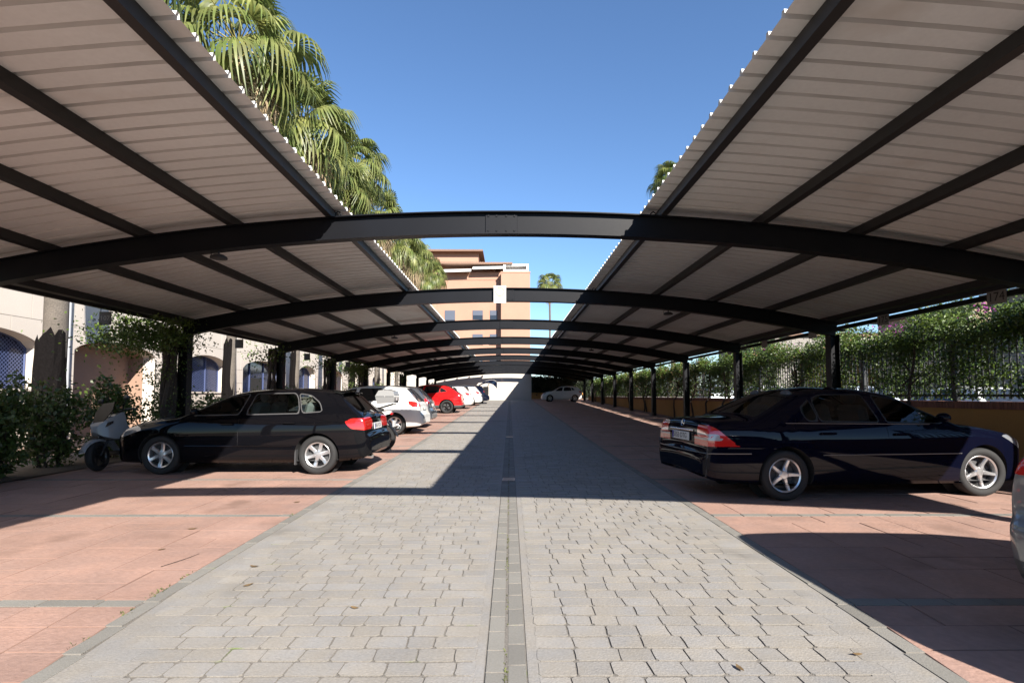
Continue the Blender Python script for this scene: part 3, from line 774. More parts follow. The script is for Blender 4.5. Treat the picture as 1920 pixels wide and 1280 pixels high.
# ------------------------------------------------------------------ left building: stone panel facade with arched windows
BX = -12.0
bl = thing('arcade_building', 'pale stone clad building with arched blue windows along the left', 'building', (BX, 0, 0))
OPEN = [(10.7, 13.67, 1.47, 2.42, 0.50, 'w'), (14.7, 18.1, 0.05, 2.50, 0.40, 'n'), (19.8, 22.7, 1.45, 2.45, 0.45, 'w'), (24.0, 28.3, 0.25, 2.45, 0.52, 'd'),
        (30.3, 33.0, 1.2, 2.50, 0.55, 'w'), (35.0, 38.3, 0.5, 2.55, 0.50, 'n'), (39.6, 42.0, 1.4, 2.55, 0.55, 'w'), (43.2, 45.4, 1.4, 2.55, 0.55, 'w'), (46.6, 49.8, 0.8, 2.55, 0.5, 'w')]
def fopen(o, grow=0.0):
    y0, y1, zs, zp, rise, _ = o; c = (y0 + y1) / 2; hw_ = (y1 - y0) / 2
    def f(A):
        u = np.clip((A[:, 0] - c) / hw_, -1, 1); arch = zp + rise * np.sqrt(1 - u ** 2 * 0.97)
        return np.maximum(np.maximum(np.abs(A[:, 0] - c) - hw_, zs - A[:, 1]), A[:, 1] - arch) - grow
    return f
rows = [-0.1, 0.62, 1.24, 1.85, 2.44, 3.23, 4.0]
A, T = grid2(4.0, YW, -0.2, 6.4, 0.3)
C = Cut(A, T)
for o in OPEN: C.cut(fopen(o), 1, {0})
A, T = C.region(0); link('backing', new_mesh('backing', [(-0.03, a[0], a[1]) for a in A], [tuple(t) for t in T], M_FJOINT), bl)
piers = sorted([4.0, YW] + [o[0] for o in OPEN] + [o[1] for o in OPEN])
npan = 0
for r_ in range(len(rows) - 1):
    z0, z1 = rows[r_], rows[r_ + 1]; y = 4.0 + (0.55 if r_ % 2 else 0)
    ys = [4.0]
    while y < YW - 0.4:
        y += 1.1
        ys.append(min(y, YW))
    for a, b in zip(ys[:-1], ys[1:]):
        if b < 9.5: pass
        hit = [o for o in OPEN if o[1] > a and o[0] < b and o[2] < z1 and o[3] + o[4] > z0]
        j = 0.006
        if not hit:
            MB().box(-0.03, 0, a + j, b - j, z0 + j, z1 - j).build('stone_panel', M_FACADE, bl); npan += 1; continue
        A, T = grid2(a + j, b - j, z0 + j, z1 - j, 0.07); C = Cut(A, T)
        for o in hit: C.cut(fopen(o), 1, {0})
        A, T = C.region(0)
        if len(T) == 0: continue
        n = len(A); V = [(0, p[0], p[1]) for p in A]; F = [tuple(t) for t in T]
        ed = edges_of(T); used = {}
        for e0, e1 in ed:
            for e in (e0, e1):
                if e not in used: used[e] = len(V); V.append((-0.03, A[e][0], A[e][1]))
            F.append((e1, e0, used[e0], used[e1]))
        link('stone_panel', new_mesh('stone_panel', V, F, M_FACADE), bl); npan += 1
DEP = 0.43
for o in OPEN:
    y0, y1, zs, zp, rise, kind_ = o; c = (y0 + y1) / 2; hw_ = (y1 - y0) / 2
    out = [(y0, zs), (y0, zp)]
    for i in range(17):
        u = -1 + 2 * i / 16; out.append((c + u * hw_, zp + rise * math.sqrt(1 - u * u * 0.97)))
    out += [(y1, zp), (y1, zs)]
    V = [(0.0, p[0], p[1]) for p in out] + [(-DEP, p[0], p[1]) for p in out]; n = len(out)
    F = [(i, i + 1, n + i + 1, n + i) for i in range(n - 1)] + [(n - 1, 0, n, 2 * n - 1)]
    win = link('window' if kind_ != 'n' else 'niche', new_mesh('reveal', V, F, M_FACADE if kind_ != 'n' else M_FACADE), bl)
    back = [(-DEP + 0.002, p[0], p[1]) for p in out]
    if kind_ == 'n':
        MB().add([(-DEP + 0.002 - 0.5, p[0], p[1]) for p in out], [tuple(range(n))]).build('back_wall', M_TERRA, win)
        V = [(-DEP, p[0], p[1]) for p in out] + [(-DEP - 0.5, p[0], p[1]) for p in out]
        link('inner_reveal', new_mesh('inner_reveal', V, F, M_TERRA), win)
        continue
    MB().add(back, [tuple(range(n))]).build('pane', M_BLUEG, win)
    MB().box(-0.02, 0.05, y0 - 0.06, y1 + 0.06, zs - 0.05, zs - 0.002).build('sill', M_FACADE, win)
    # frame
    fr = MB()
    pts = [(-DEP + 0.03, p[0] + (0.02 if p[0] < c else -0.02), min(p[1], zp + rise - 0.02)) for p in out]
    fr.tube(pts, 0.03, 4)
    for u in ((-0.33, 0.33) if hw_ > 1.2 else (0,)): fr.box(-DEP + 0.005, -DEP + 0.05, c + u * hw_ - 0.025, c + u * hw_ + 0.025, zs, zp + rise * 0.9)
    fr.build('frame', M_BLUE, win)
    if kind_ == 'd':
        MB().box(-DEP + 0.006, -DEP + 0.03, c - 0.55, c + 0.55, zs, 2.15).build('doorway', M_WELL, win); continue
    # diagonal lattice, laid as thin slats
    la = MB(); sp = 0.10 if y1 < 30 else 0.16; x = -DEP + 0.02
    for sg in (1, -1):
        k0 = int((y1 - y0 + 2.2) / sp)
        for k in range(-k0, k0):
            seg = []
            for i in range(60):
                yy = y0 + (y1 - y0) * i / 59; zz = zs + sg * (yy - y0) + k * sp
                u = (yy - c) / hw_; top_ = zp + rise * math.sqrt(max(0, 1 - u * u * 0.97)) - 0.03
                if zs + 0.02 < zz < top_: seg.append((yy, zz))
            if len(seg) > 1:
                (ya, za), (yb, zb) = seg[0], seg[-1]; q = 0.013; xx = x + (0.006 if sg > 0 else 0)
                la.add([(xx, ya, za - q), (xx, yb, zb - q), (xx, yb, zb + q), (xx, ya, za + q)], [(0, 1, 2, 3)])
    if la.v: tag(la.build('lattice', M_BLUE, win), kind='stuff')
MB().cyl((0.06, 14.42, 0), (0.06, 14.42, 6.3), 0.045, n=10).build('downpipe', mat('downpipe_grey', (0.30, 0.31, 0.33), 0.5), bl)
MB().box(-6, 0.12, 4.0, YW, 6.41, 6.75).build('cornice', M_FACADE, bl)
MB().box(-6, -1.0, 4.0, YW - 0.01, -0.2, 6.4).build('core', M_FJOINT, bl)
MB().box(-0.03 + 0.002, 0, 4.0, YW, 4.006, 6.4).build('upper_wall', M_FACADE, bl)

# ------------------------------------------------------------------ far brick block
BY = 72.0
bb = thing('brick_apartment_block', 'orange brick apartment block with tiled roofs beyond the end wall', 'building', (0, BY, 0))
MB().box(-18, -1.2, 1.46, 14, 0, 18.4).build('wall', M_BRICKB, bb)
MB().box(-1.2, 2.75, 0, 12, 0, 18.0).build('wall', M_BRICKB, bb)
MB().box(-1.25, 2.80, -0.05, 12, 18.0, 18.18).build('parapet_cap', M_BRICKB, bb)
MB().box(-18, -2.2, 3.0, 13, 18.4, 20.0).build('penthouse_wall', M_BRICKB, bb)
MB().box(-18, -4.6, 5.0, 13, 20.0, 22.3).build('tower_wall', M_BRICKB, bb)
MB().box(-18, -1.2, 1.40, 1.46, 17.3, 17.42).build('string_course', M_BRICKB, bb)
def tile_roof(x0, x1, y0, y1, z0, z1, name='roof'):
    r = MB().add([(x0, y0, z0), (x1, y0, z0), (x1 - 1.2, (y0 + y1) / 2, z1), (x0, (y0 + y1) / 2, z1), (x1, y1, z0), (x0, y1, z0)], [(0, 1, 2, 3), (1, 4, 2), (4, 5, 3, 2)]).build(name, M_TILE, bb)
    MB().box(x0, x1 + 0.02, y0 - 0.02, y1, z0 - 0.22, z0 - 0.003).build('eave', M_TILE, r)
    rib = MB(); x = x0 + 0.15
    while x < x1 - 0.1: rib.add([(x - 0.07, y0 - 0.01, z0 + 0.01), (x + 0.07, y0 - 0.01, z0 + 0.01), (x, y0 - 0.01, z0 + 0.09), (x, y0 + 2.4, z0 + 0.09 + 2.4 * 2 * (z1 - z0) / (y1 - y0)), (x - 0.07, y0 + 2.4, z0 + 0.01 + 2.4 * 2 * (z1 - z0) / (y1 - y0)), (x + 0.07, y0 + 2.4, z0 + 0.01 + 2.4 * 2 * (z1 - z0) / (y1 - y0))], [(0, 1, 2), (0, 2, 3, 4), (1, 5, 3, 2)]); x += 0.3
    tag(rib.build('tiles', M_TILE, r), kind='stuff')
tile_roof(-18, 0.35, 1.2, 13.5, 19.75, 21.0)
tile_roof(-18, -3.9, 4.0, 13.5, 22.3, 23.4)
for x0, x1, z in ((-9.2, -5.3, 18.95), (-5.1, -0.9, 19.35)):
    MB().add([(x0, 0.1, z - 0.55), (x1, 0.1, z - 0.45), (x1, 2.6, z + 0.25), (x0, 2.6, z + 0.15), (x0, 0.1, z - 0.85), (x1, 0.1, z - 0.75)], [(0, 1, 2, 3), (0, 4, 5, 1)]).build('awning', M_WHITE, bb)
q = MB().box(-0.9, 2.6, 1.2, 4, 18.2, 18.75).box(2.3, 2.6, 1.1, 4, 18.75, 19.5).box(-0.9, 2.6, 1.5, 4, 19.35, 19.6).box(-0.9, -0.6, 1.2, 4, 18.7, 19.4)
q.build('terrace_shelter', M_WHITE, bb)
for (x0, x1) in ((-9.0, -7.6), (-5.15, -3.75), (-2.75, -1.75)):
    for fl in range(4):
        zc = 2.4 + fl * 3.3
        wz0, wz1 = zc - 0.55, zc + 0.75
        if x0 < -8: wz0 = zc - 1.2
        wd = MB().box(x0, x1, 1.40, 1.50, wz0, wz1).build('window', M_GLASSD, bb)
        MB().box(x0, x1, 1.385, 1.398, wz0 + (0.62 if fl % 2 else 0.0), wz1 - 0.002).build('blind', mat('blind_grey%d' % fl, (0.06, 0.075, 0.11), 0.6) if 'blind_grey%d' % fl not in MATS else MATS['blind_grey%d' % fl], wd)
        MB().box(x0 - 0.08, x1 + 0.08, 1.30, 1.46, wz0 - 0.12, wz0 - 0.003).build('sill', M_WHITE if x0 < -8 else M_BRICKB, wd)

# ------------------------------------------------------------------ palms
def fan_leaf(rs, rng, droop):
    """washingtonia fan: fused middle, long free drooping segment tips; local: stalk along +x, up +z"""
    V = []; F = []; ns = 26; L1 = 0.62; L2 = rs
    for k in range(ns):
        a = R(-118 + 236 * k / (ns - 1)) + rng.normal(0, 0.02); w0 = 0.048
        dirx, diry = math.cos(a), math.sin(a); px, py = -diry, dirx
        ln = L2 * (0.80 + 0.25 * math.cos(a)) * rng.uniform(0.9, 1.1); dr = droop * rng.uniform(0.7, 1.3)
        fold = 0.02 if k % 2 else -0.02
        pts = [(0.0, 0.006, 0.0), (0.30 * ln, w0 * 0.75, fold - 0.02 * dr), (0.58 * ln, w0, -0.09 * dr), (0.80 * ln, w0 * 0.55, -0.30 * dr), (0.94 * ln, 0.006, -0.72 * dr)]
        b = len(V)
        for r, ww, z in pts:
            V += [(dirx * r + px * ww, diry * r + py * ww, z), (dirx * r - px * ww, diry * r - py * ww, z)]
        for i in range(4): F.append((b + 2 * i, b + 2 * i + 1, b + 2 * i + 3, b + 2 * i + 2))
    return np.array(V), np.array(F)
def palm_crown(seed, n=52, dead=14):
    rng = np.random.default_rng(seed); VV = []; FF = []; DV = []; DF = []; nb = 0; nd = 0
    pet = MB()
    for i in range(n + dead):
        isd = i >= n
        u = (i + 0.5) / n
        el = R(78 - 118 * u ** 0.85) if not isd else R(rng.uniform(-78, -52))
        az = i * 2.39996 + rng.normal(0, 0.15)
        pl = rng.uniform(0.75, 1.45) * (1 if not isd else 0.7)
        d = Vector((math.cos(el) * math.cos(az), math.cos(el) * math.sin(az), math.sin(el)))
        sag = 0.25 + 0.25 * u
        b0 = d * 0.15; b1 = b0 + d * pl * 0.55 + Vector((0, 0, -0.05 * sag)); b2 = b0 + d * pl + Vector((0, 0, -0.35 * sag * pl))
        pet.tube([b0, b1, b2], [0.022, 0.015, 0.010], 4)
        dir2 = (b2 - b1).normalized(); right = dir2.cross(Vector((0, 0, 1)))
        right = right.normalized() if right.length > 0.05 else Vector((1, 0, 0)); upv = right.cross(dir2).normalized()
        roll = rng.normal(0, 0.45); M = Matrix((dir2, -right * math.cos(roll) + upv * math.sin(roll), upv * math.cos(roll) + right * math.sin(roll))).transposed()
        V, F = fan_leaf(rng.uniform(1.0, 1.35), rng, 0.55 + 0.5 * u)
        # free tips hang straight down with gravity
        W = np.array(M) @ V.T; W = W.T
        rr = np.linalg.norm(V[:, :2], axis=1); fall = np.clip(rr - 0.55, 0, None)
        W[:, 2] -= (0.50 + 0.55 * rng.random()) * fall ** 1.2 * (1.0 if not isd else 1.8)
        hor = np.clip(1 - 0.30 * fall, 0.5, 1)[:, None]; W[:, :2] = W[:, :2] * hor
        W = W + np.array(b2)
        if isd: DV.append(W); DF.append(F + nd); nd += len(W)
        else: VV.append(W); FF.append(F + nb); nb += len(W)
    return np_mesh('crown', np.concatenate(VV), np.concatenate(FF), M_FROND), np_mesh('dead_fronds', np.concatenate(DV), np.concatenate(DF), M_DEAD), new_mesh('stalks', pet.v, pet.f, mat('palm_stalk', (0.24, 0.21, 0.06), 0.6) if 'palm_stalk' not in MATS else MATS['palm_stalk'])
CROWNS = [palm_crown(11, 38, 12), palm_crown(23, 34, 18), palm_crown(37, 42, 10)]
PALMS = [(-10.15, 11.8, 12.6, 0, 'palm trunk with dark ragged base standing left, crown out of frame'), (-9.9, 18.8, 14.0, 1, 'tall fan palm whose crown fills the top left beside the roof edge'),
         (-10.1, 25.0, 14.2, 2, 'fan palm second from the top of the left row'), (-9.9, 29.5, 13.2, 0, 'fan palm third from the top, mostly behind the roof edge'), (-10.0, 33.8, 16.0, 1, 'fan palm whose fronds reach farthest right into the sky above the nearest beam'),
         (-9.9, 39.8, 14.9, 0, 'fan palm just above the nearest beam on the left'), (-9.8, 46.0, 14.4, 2, 'fan palm seen just below the nearest beam on the left'), (-10.0, 54.0, 15.6, 1, 'fan palm between the beams, left of the lowest one'),
         (-9.9, 66.0, 16.4, 0, 'lowest fan palm of the left row, against the brick block'), (6.0, 80.0, 18.2, 1, 'slim solitary palm right of the brick block'), (12.35, 40.0, 17.6, 2, 'palm whose frond tips peek over the right roof edge')]
for x, y, zc, k, lab in PALMS:
    zb = g(min(y, 54)); t = thing('fan_palm', lab, 'palm', (x, y, zb), random.uniform(0, 6.28), 'fan palms')
    cm = CROWNS[k]; hgt = zc - zb
    for nm, me in zip(('crown', 'dead_fronds', 'stalks'), cm):
        o = link(nm, me, t, (0, 0, hgt));  sc_ = 1.2 + 0.12 * math.sin(y * 3.1) - (0.25 if x > 0 else 0); o.scale = (sc_, sc_, sc_)
        if nm != 'stalks': tag(o, kind='stuff')
        else: tag(o, kind='stuff')
    rt = 0.235 if y < 15 else 0.17; zsplit = 2.48 if y < 15 else 2.9
    pts = [(0.05 * math.sin(i * 0.7 + y), 0.05 * math.sin(i * 0.5), hgt * i / 14) for i in range(15)]
    pts[0] = (0, 0, -0.1); rad = [rt * 1.25] + [rt * (1.02 - 0.22 * i / 14) for i in range(1, 15)]
    MB().tube(pts, rad, 14).build('trunk', M_BARK, t, True)
    if y < 40 and x < 0:   # old dark leaf bases still wrapped round the foot
        rings = []
        for i in range(9):
            z = zsplit * i / 8; rings.append([((rt * 1.36 - 0.05 * i / 8 + 0.012 * math.sin(j * 3.3 + i)) * math.cos(j * 0.2618), (rt * 1.36 - 0.05 * i / 8 + 0.012 * math.sin(j * 3.3 + i)) * math.sin(j * 0.2618),
                                               z + (0.22 * math.sin(j * 0.2618 * 1.0 + 2.2) + 0.07 * math.sin(j * 1.7) + 0.05 * math.sin(j * 2.9) if i == 8 else 0)) for j in range(24)])
        MB().loft(rings, False).build('old_bark', M_BARKD, t, False)

# ------------------------------------------------------------------ shrubs and climbers on the left
def shrub(x, y, h, rx, ry, n, size, label, flowers=0, m=None, gap=0.10):
    n = int(n * 1.5); size = size * 1.25
    zb = g(y); t = thing('flowering_shrub', label, 'shrub', (x, y, zb), 0, 'shrubs in the left planting bed')
    tips = []
    for k in range(9):
        a = random.uniform(0, 6.28); e = Vector((rx * 0.8 * math.cos(a) * random.random(), ry * 0.8 * math.sin(a) * random.random(), h * random.uniform(0.65, 1.02)))
        b = Vector((0.15 * math.cos(a), 0.15 * math.sin(a), 0)); pts = [b.lerp(e, u) + Vector((wob(0.04), wob(0.04), 0)) * (1 if 0 < u < 1 else 0) for u in (0, 0.3, 0.6, 1)]
        MB().tube(pts, [0.016, 0.012, 0.009, 0.004], 5).build('stem', M_WOOD, t, True); tips.append(pts)
    P = []
    nb = n // 2
    u = RNG.normal(size=(nb * 3, 3)); u = unit(u) * (RNG.random(nb * 3)[:, None] ** 0.5)
    P = u * np.array([rx, ry, h * 0.46]) + np.array([0, 0, h * 0.47])
    W = P + np.array([x, y, 0]); P = P[(fbm(W, 2.6) + 0.35 * fbm(W, 6.0) + RNG.normal(0, 0.12, len(P)) > gap) & (P[:, 2] > 0.02)][:nb]
    Q = []
    for pts in tips:
        for _ in range(nb // 9):
            s_ = random.random() ** 0.6 * 3; i = min(2, int(s_)); p = pts[i].lerp(pts[i + 1], s_ - i); Q.append((p.x + random.gauss(0, 0.10), p.y + random.gauss(0, 0.10), max(0.03, p.z + random.gauss(0, 0.08))))
    leaves('foliage', np.concatenate([P, np.array(Q)]), size, m or M_LEAF, t, droop=0.5, wide=0.62)
    for k in range(flowers):
        p = random.choice(tips)[-1]; c = np.array([[p.x + wob(0.1), p.y - 0.12, p.z - random.uniform(0.0, 0.4)]]); Pf = np.repeat(c, 7, 0) + RNG.normal(0, 0.02, (7, 3)); o = leaves('flower', Pf, 0.09, M_REDF, t, wide=0.8)
SH = [(-7.8, 5.7, 0.85, 0.5, 0.7, 1500, 0.085, 'low leafy shrub at the foot of the bed at the left picture edge', 0), (-7.75, 7.6, 0.80, 0.45, 0.8, 1500, 0.075, 'low shrub spilling over the bed edge in front of the palm trunk', 0),
      (-7.95, 6.9, 1.55, 0.75, 0.9, 2300, 0.085, 'broad leaved shrub at the left picture edge in front of the palm trunk', 0), (-8.1, 8.3, 1.65, 0.75, 0.8, 2500, 0.072, 'shrub with a red flower at the foot of the nearest palm trunk', 2),
      (-8.3, 9.7, 1.55, 0.75, 0.8, 2400, 0.066, 'shrub behind the white scooter below the wide arch', 0), (-8.3, 11.1, 1.75, 0.7, 0.8, 2300, 0.066, 'tall shrub between the scooter and the ivy clad column', 0),
      (-8.2, 12.9, 1.45, 0.6, 0.9, 1800, 0.066, 'shrub with a red flower just past the ivy clad column', 1), (-8.3, 14.9, 1.30, 0.6, 0.9, 1500, 0.070, 'shrub seen above the bonnet of the black hatchback', 0),
      (-8.3, 17.2, 1.40, 0.6, 1.0, 1300, 0.075, 'shrub seen through the windows of the black hatchback', 0), (-8.4, 20.0, 1.45, 0.6, 1.1, 1100, 0.085, 'shrub near the second left column', 0),
      (-8.4, 24.0, 1.50, 0.6, 1.2, 900, 0.09, 'shrub near the third left column', 0), (-8.5, 29.0, 1.60, 0.6, 1.3, 800, 0.10, 'shrub behind the white and grey hatchbacks', 0), (-8.5, 35.0, 1.6, 0.6, 1.4, 700, 0.12, 'shrub behind the red crossover', 0)]
for s_ in SH: shrub(*s_)
def ivy(y, x, label, mass, trunk=0.11, spill=-1.1):
    zb = g(y); t = thing('column_climber', label, 'climbing plant', (x, y, zb), 0, 'climbers on the left columns')
    H1 = 2.75 - zb
    for k in range(4):
        a = 1.6 * k; pts = [(0.09 * math.cos(a + i * 0.5), 0.09 * math.sin(a + i * 0.5) - 0.05, H1 * i / 8) for i in range(9)]
        MB().tube(pts, [trunk * (0.9 - 0.35 * i / 8) for i in range(9)], 7).build('stem', M_WOOD, t, True)
    n = mass
    P = np.stack([RNG.normal(-0.15, 0.33, n), RNG.normal(spill * 0.5, abs(spill) * 0.42 + 0.12, n), H1 - 0.12 + RNG.normal(0, 0.20, n)], 1)
    P[:, 2] -= 0.10 * np.abs(P[:, 1]); P[:, 2] = np.minimum(P[:, 2], H1 + 0.14)
    P = P[fbm(P + np.array([x, y, 0]), 3.0) + RNG.normal(0, 0.2, n) > -0.25]
    m2 = mass // 3
    Q = np.stack([RNG.normal(-0.1, 0.24, m2), RNG.normal(-0.15, 0.28, m2), H1 * RNG.random(m2)], 1); Q = Q[fbm(Q + np.array([x, y, 0]), 2.7) > 0.0]
    leaves('foliage', np.concatenate([P, Q]), 0.062 if y < 13 else 0.085, M_VINE, t, droop=0.6)
ivy(11.55, -7.33, 'thick leafy climber wrapped round the nearest left column up to the eave', 11000)
ivy(16.5, -7.33, 'thin climber on the second left column', 500, 0.07, -0.4)
ivy(21.4, -7.33, 'sparse climber on the third left column', 400, 0.07, -0.4)
ivy(26.3, -7.33, 'bushy climber high on the fourth left column', 3600, 0.08, -1.2)
ivy(36.1, -7.33, 'climber on the sixth left column behind the red crossover', 500, 0.08, -0.6)

# ------------------------------------------------------------------ beyond the fence
def simple_house(name, label, x0, x1, y0, y1, h, m, roofm, wins, flat=True):
    t = thing(name, label, 'building', ((x0 + x1) / 2, (y0 + y1) / 2, 0))
    cx, cy = (x0 + x1) / 2, (y0 + y1) / 2
    MB().box(x0 - cx, x1 - cx, y0 - cy, y1 - cy, -0.2, h).build('wall', m, t)
    MB().box(x0 - cx - 0.25, x1 - cx + 0.25, y0 - cy - 0.25, y1 - cy + 0.25, h, h + 0.22).build('roof', roofm, t)
    for (u, zz, wd, hh) in wins:
        yy = y0 - cy + u * (y1 - y0)
        wi = MB().box(x0 - cx - 0.03, x0 - cx + 0.1, yy - wd / 2, yy + wd / 2, zz, zz + hh).build('window', M_GLASSD, t)
        MB().box(x0 - cx - 0.10, x0 - cx - 0.031, yy - wd / 2 - 0.1, yy + wd / 2 + 0.1, zz - 0.1, zz - 0.01).build('sill', M_WHITE, wi)
M_DULL = mat('dull_render', (0.21, 0.195, 0.175), 0.9, var=0.06, vscale=0.5, coord='World'); M_BEIGE = mat('beige_render', (0.33, 0.245, 0.18), 0.9, var=0.08, vscale=0.5, coord='World'); M_SUNOR = mat('orange_render', (0.42, 0.21, 0.035), 0.9, var=0.06, vscale=0.5, coord='World')
simple_house('white_house', 'white block glimpsed through the fence at the right picture edge', 19.6, 27, 13.5, 21.5, 5.2, M_DULL, M_DULL, [(0.3, 1.1, 1.4, 1.3), (0.7, 1.1, 1.4, 1.3)])
simple_house('beige_house', 'beige rendered house glimpsed through the fence behind the navy saloon', 20.6, 29, 23.5, 29.6, 5.3, M_BEIGE, M_TILE, [(0.25, 1.0, 1.3, 1.4), (0.75, 1.0, 1.3, 1.4)])
simple_house('orange_house', 'bright orange house glimpsed through the fence above the navy saloon', 21.0, 29, 31.5, 38.5, 4.2, M_SUNOR, M_TILE, [(0.2, 0.9, 1.2, 1.4), (0.55, 0.1, 1.0, 2.1), (0.85, 0.9, 1.2, 1.4)])
simple_house('white_villa', 'pale villa far along the street behind the fence', 22.0, 31, 44, 56, 6.2, M_DULL, M_TILE, [(0.2, 1.2, 1.2, 1.4), (0.6, 1.2, 1.2, 1.4)])
def street_tree(x, y, h, label, n=3800, size=0.16):
    zb = g(min(y, 54)); t = thing('street_tree', label, 'tree', (x, y, zb), 0, 'trees beyond the fence')
    MB().tube([(0, 0, -0.1), (0.1, 0.05, h * 0.25), (0.0, 0.1, h * 0.5), (0.1, 0, h * 0.75)], [0.16, 0.13, 0.09, 0.03], 8).build('trunk', M_WOOD, t, True)
    for k in range(6):
        a = k * 1.05; MB().tube([(0.05, 0.05, h * 0.4), (0.8 * math.cos(a), 0.8 * math.sin(a), h * 0.6), (1.4 * math.cos(a), 1.4 * math.sin(a), h * 0.78)], [0.06, 0.04, 0.015], 5).build('branch', M_WOOD, t, True)
    u = unit(RNG.normal(size=(n * 2, 3))) * (RNG.random(n * 2)[:, None] ** 0.4); P = u * np.array([2.1, 2.1, h * 0.32]) + np.array([0, 0, h * 0.68])
    P = P[fbm(P + np.array([x, y, 0]), 1.5) + RNG.normal(0, 0.2, len(P)) > 0.0][:n]
    leaves('crown', P, size, M_LEAF, t)
street_tree(19.3, 22.6, 5.6, 'street tree beyond the fence left of the white block')
street_tree(19.3, 30.6, 5.0, 'street tree beyond the fence between the beige and orange houses')
street_tree(19.5, 42.0, 5.5, 'street tree beyond the fence past the orange house')
# ------------------------------------------------------------------ cars
def chaikin(P, k=2, r=0.035):
    """polygon with its corners rounded off over a length r"""
    P = np.asarray(P, float); n = len(P); out = []
    for i in range(n):
        a, b, c = P[i - 1], P[i], P[(i + 1) % n]; la = np.linalg.norm(a - b); lc = np.linalg.norm(c - b)
        p = b + (a - b) / la * min(r, 0.4 * la); q = b + (c - b) / lc * min(r, 0.4 * lc)
        for t in (0, 0.25, 0.5, 0.75, 1): out.append((1 - t) ** 2 * p + 2 * t * (1 - t) * b + t * t * q)
    return np.array(out)
def sdpoly(P, X, Y):
    P = np.asarray(P, float); d = np.full(X.shape, 1e9); ins = np.zeros(X.shape, bool); n = len(P)
    for i in range(n):
        ax, ay = P[i]; bx, by = P[(i + 1) % n]; ex, ey = bx - ax, by - ay; L2 = ex * ex + ey * ey + 1e-12
        t = np.clip(((X - ax) * ex + (Y - ay) * ey) / L2, 0, 1); dx = X - ax - t * ex; dy = Y - ay - t * ey
        d = np.minimum(d, dx * dx + dy * dy)
        c = ((ay > Y) != (by > Y)) & (X < ex * (Y - ay) / (ey if abs(ey) > 1e-12 else 1e-12) + ax); ins ^= c
    d = np.sqrt(d); return np.where(ins, -d, d)
def smooth_interp(pts):
    """monotone cubic through (x, v)"""
    P = np.array(pts, float); x, y = P[:, 0], P[:, 1]; h = np.diff(x); dl = np.diff(y) / h; m = np.zeros(len(x)); m[0] = dl[0]; m[-1] = dl[-1]
    for i in range(1, len(x) - 1):
        if dl[i - 1] * dl[i] > 0:
            w1 = 2 * h[i] + h[i - 1]; w2 = h[i] + 2 * h[i - 1]; m[i] = (w1 + w2) / (w1 / dl[i - 1] + w2 / dl[i])
    def f(q):
        q = np.clip(q, x[0], x[-1]); i = np.clip(np.searchsorted(x, q, side='right') - 1, 0, len(x) - 2); t = (q - x[i]) / h[i]
        return (2 * t**3 - 3 * t**2 + 1) * y[i] + (t**3 - 2 * t**2 + t) * h[i] * m[i] + (-2 * t**3 + 3 * t**2) * y[i + 1] + (t**3 - t**2) * h[i] * m[i + 1]
    return f
TS = [0.0, 0.10, 0.28, 0.45, 0.62, 0.80, 0.92, 1.0]; FS = [0.915, 0.955, 0.982, 0.995, 1.0, 0.988, 0.962, 0.925]

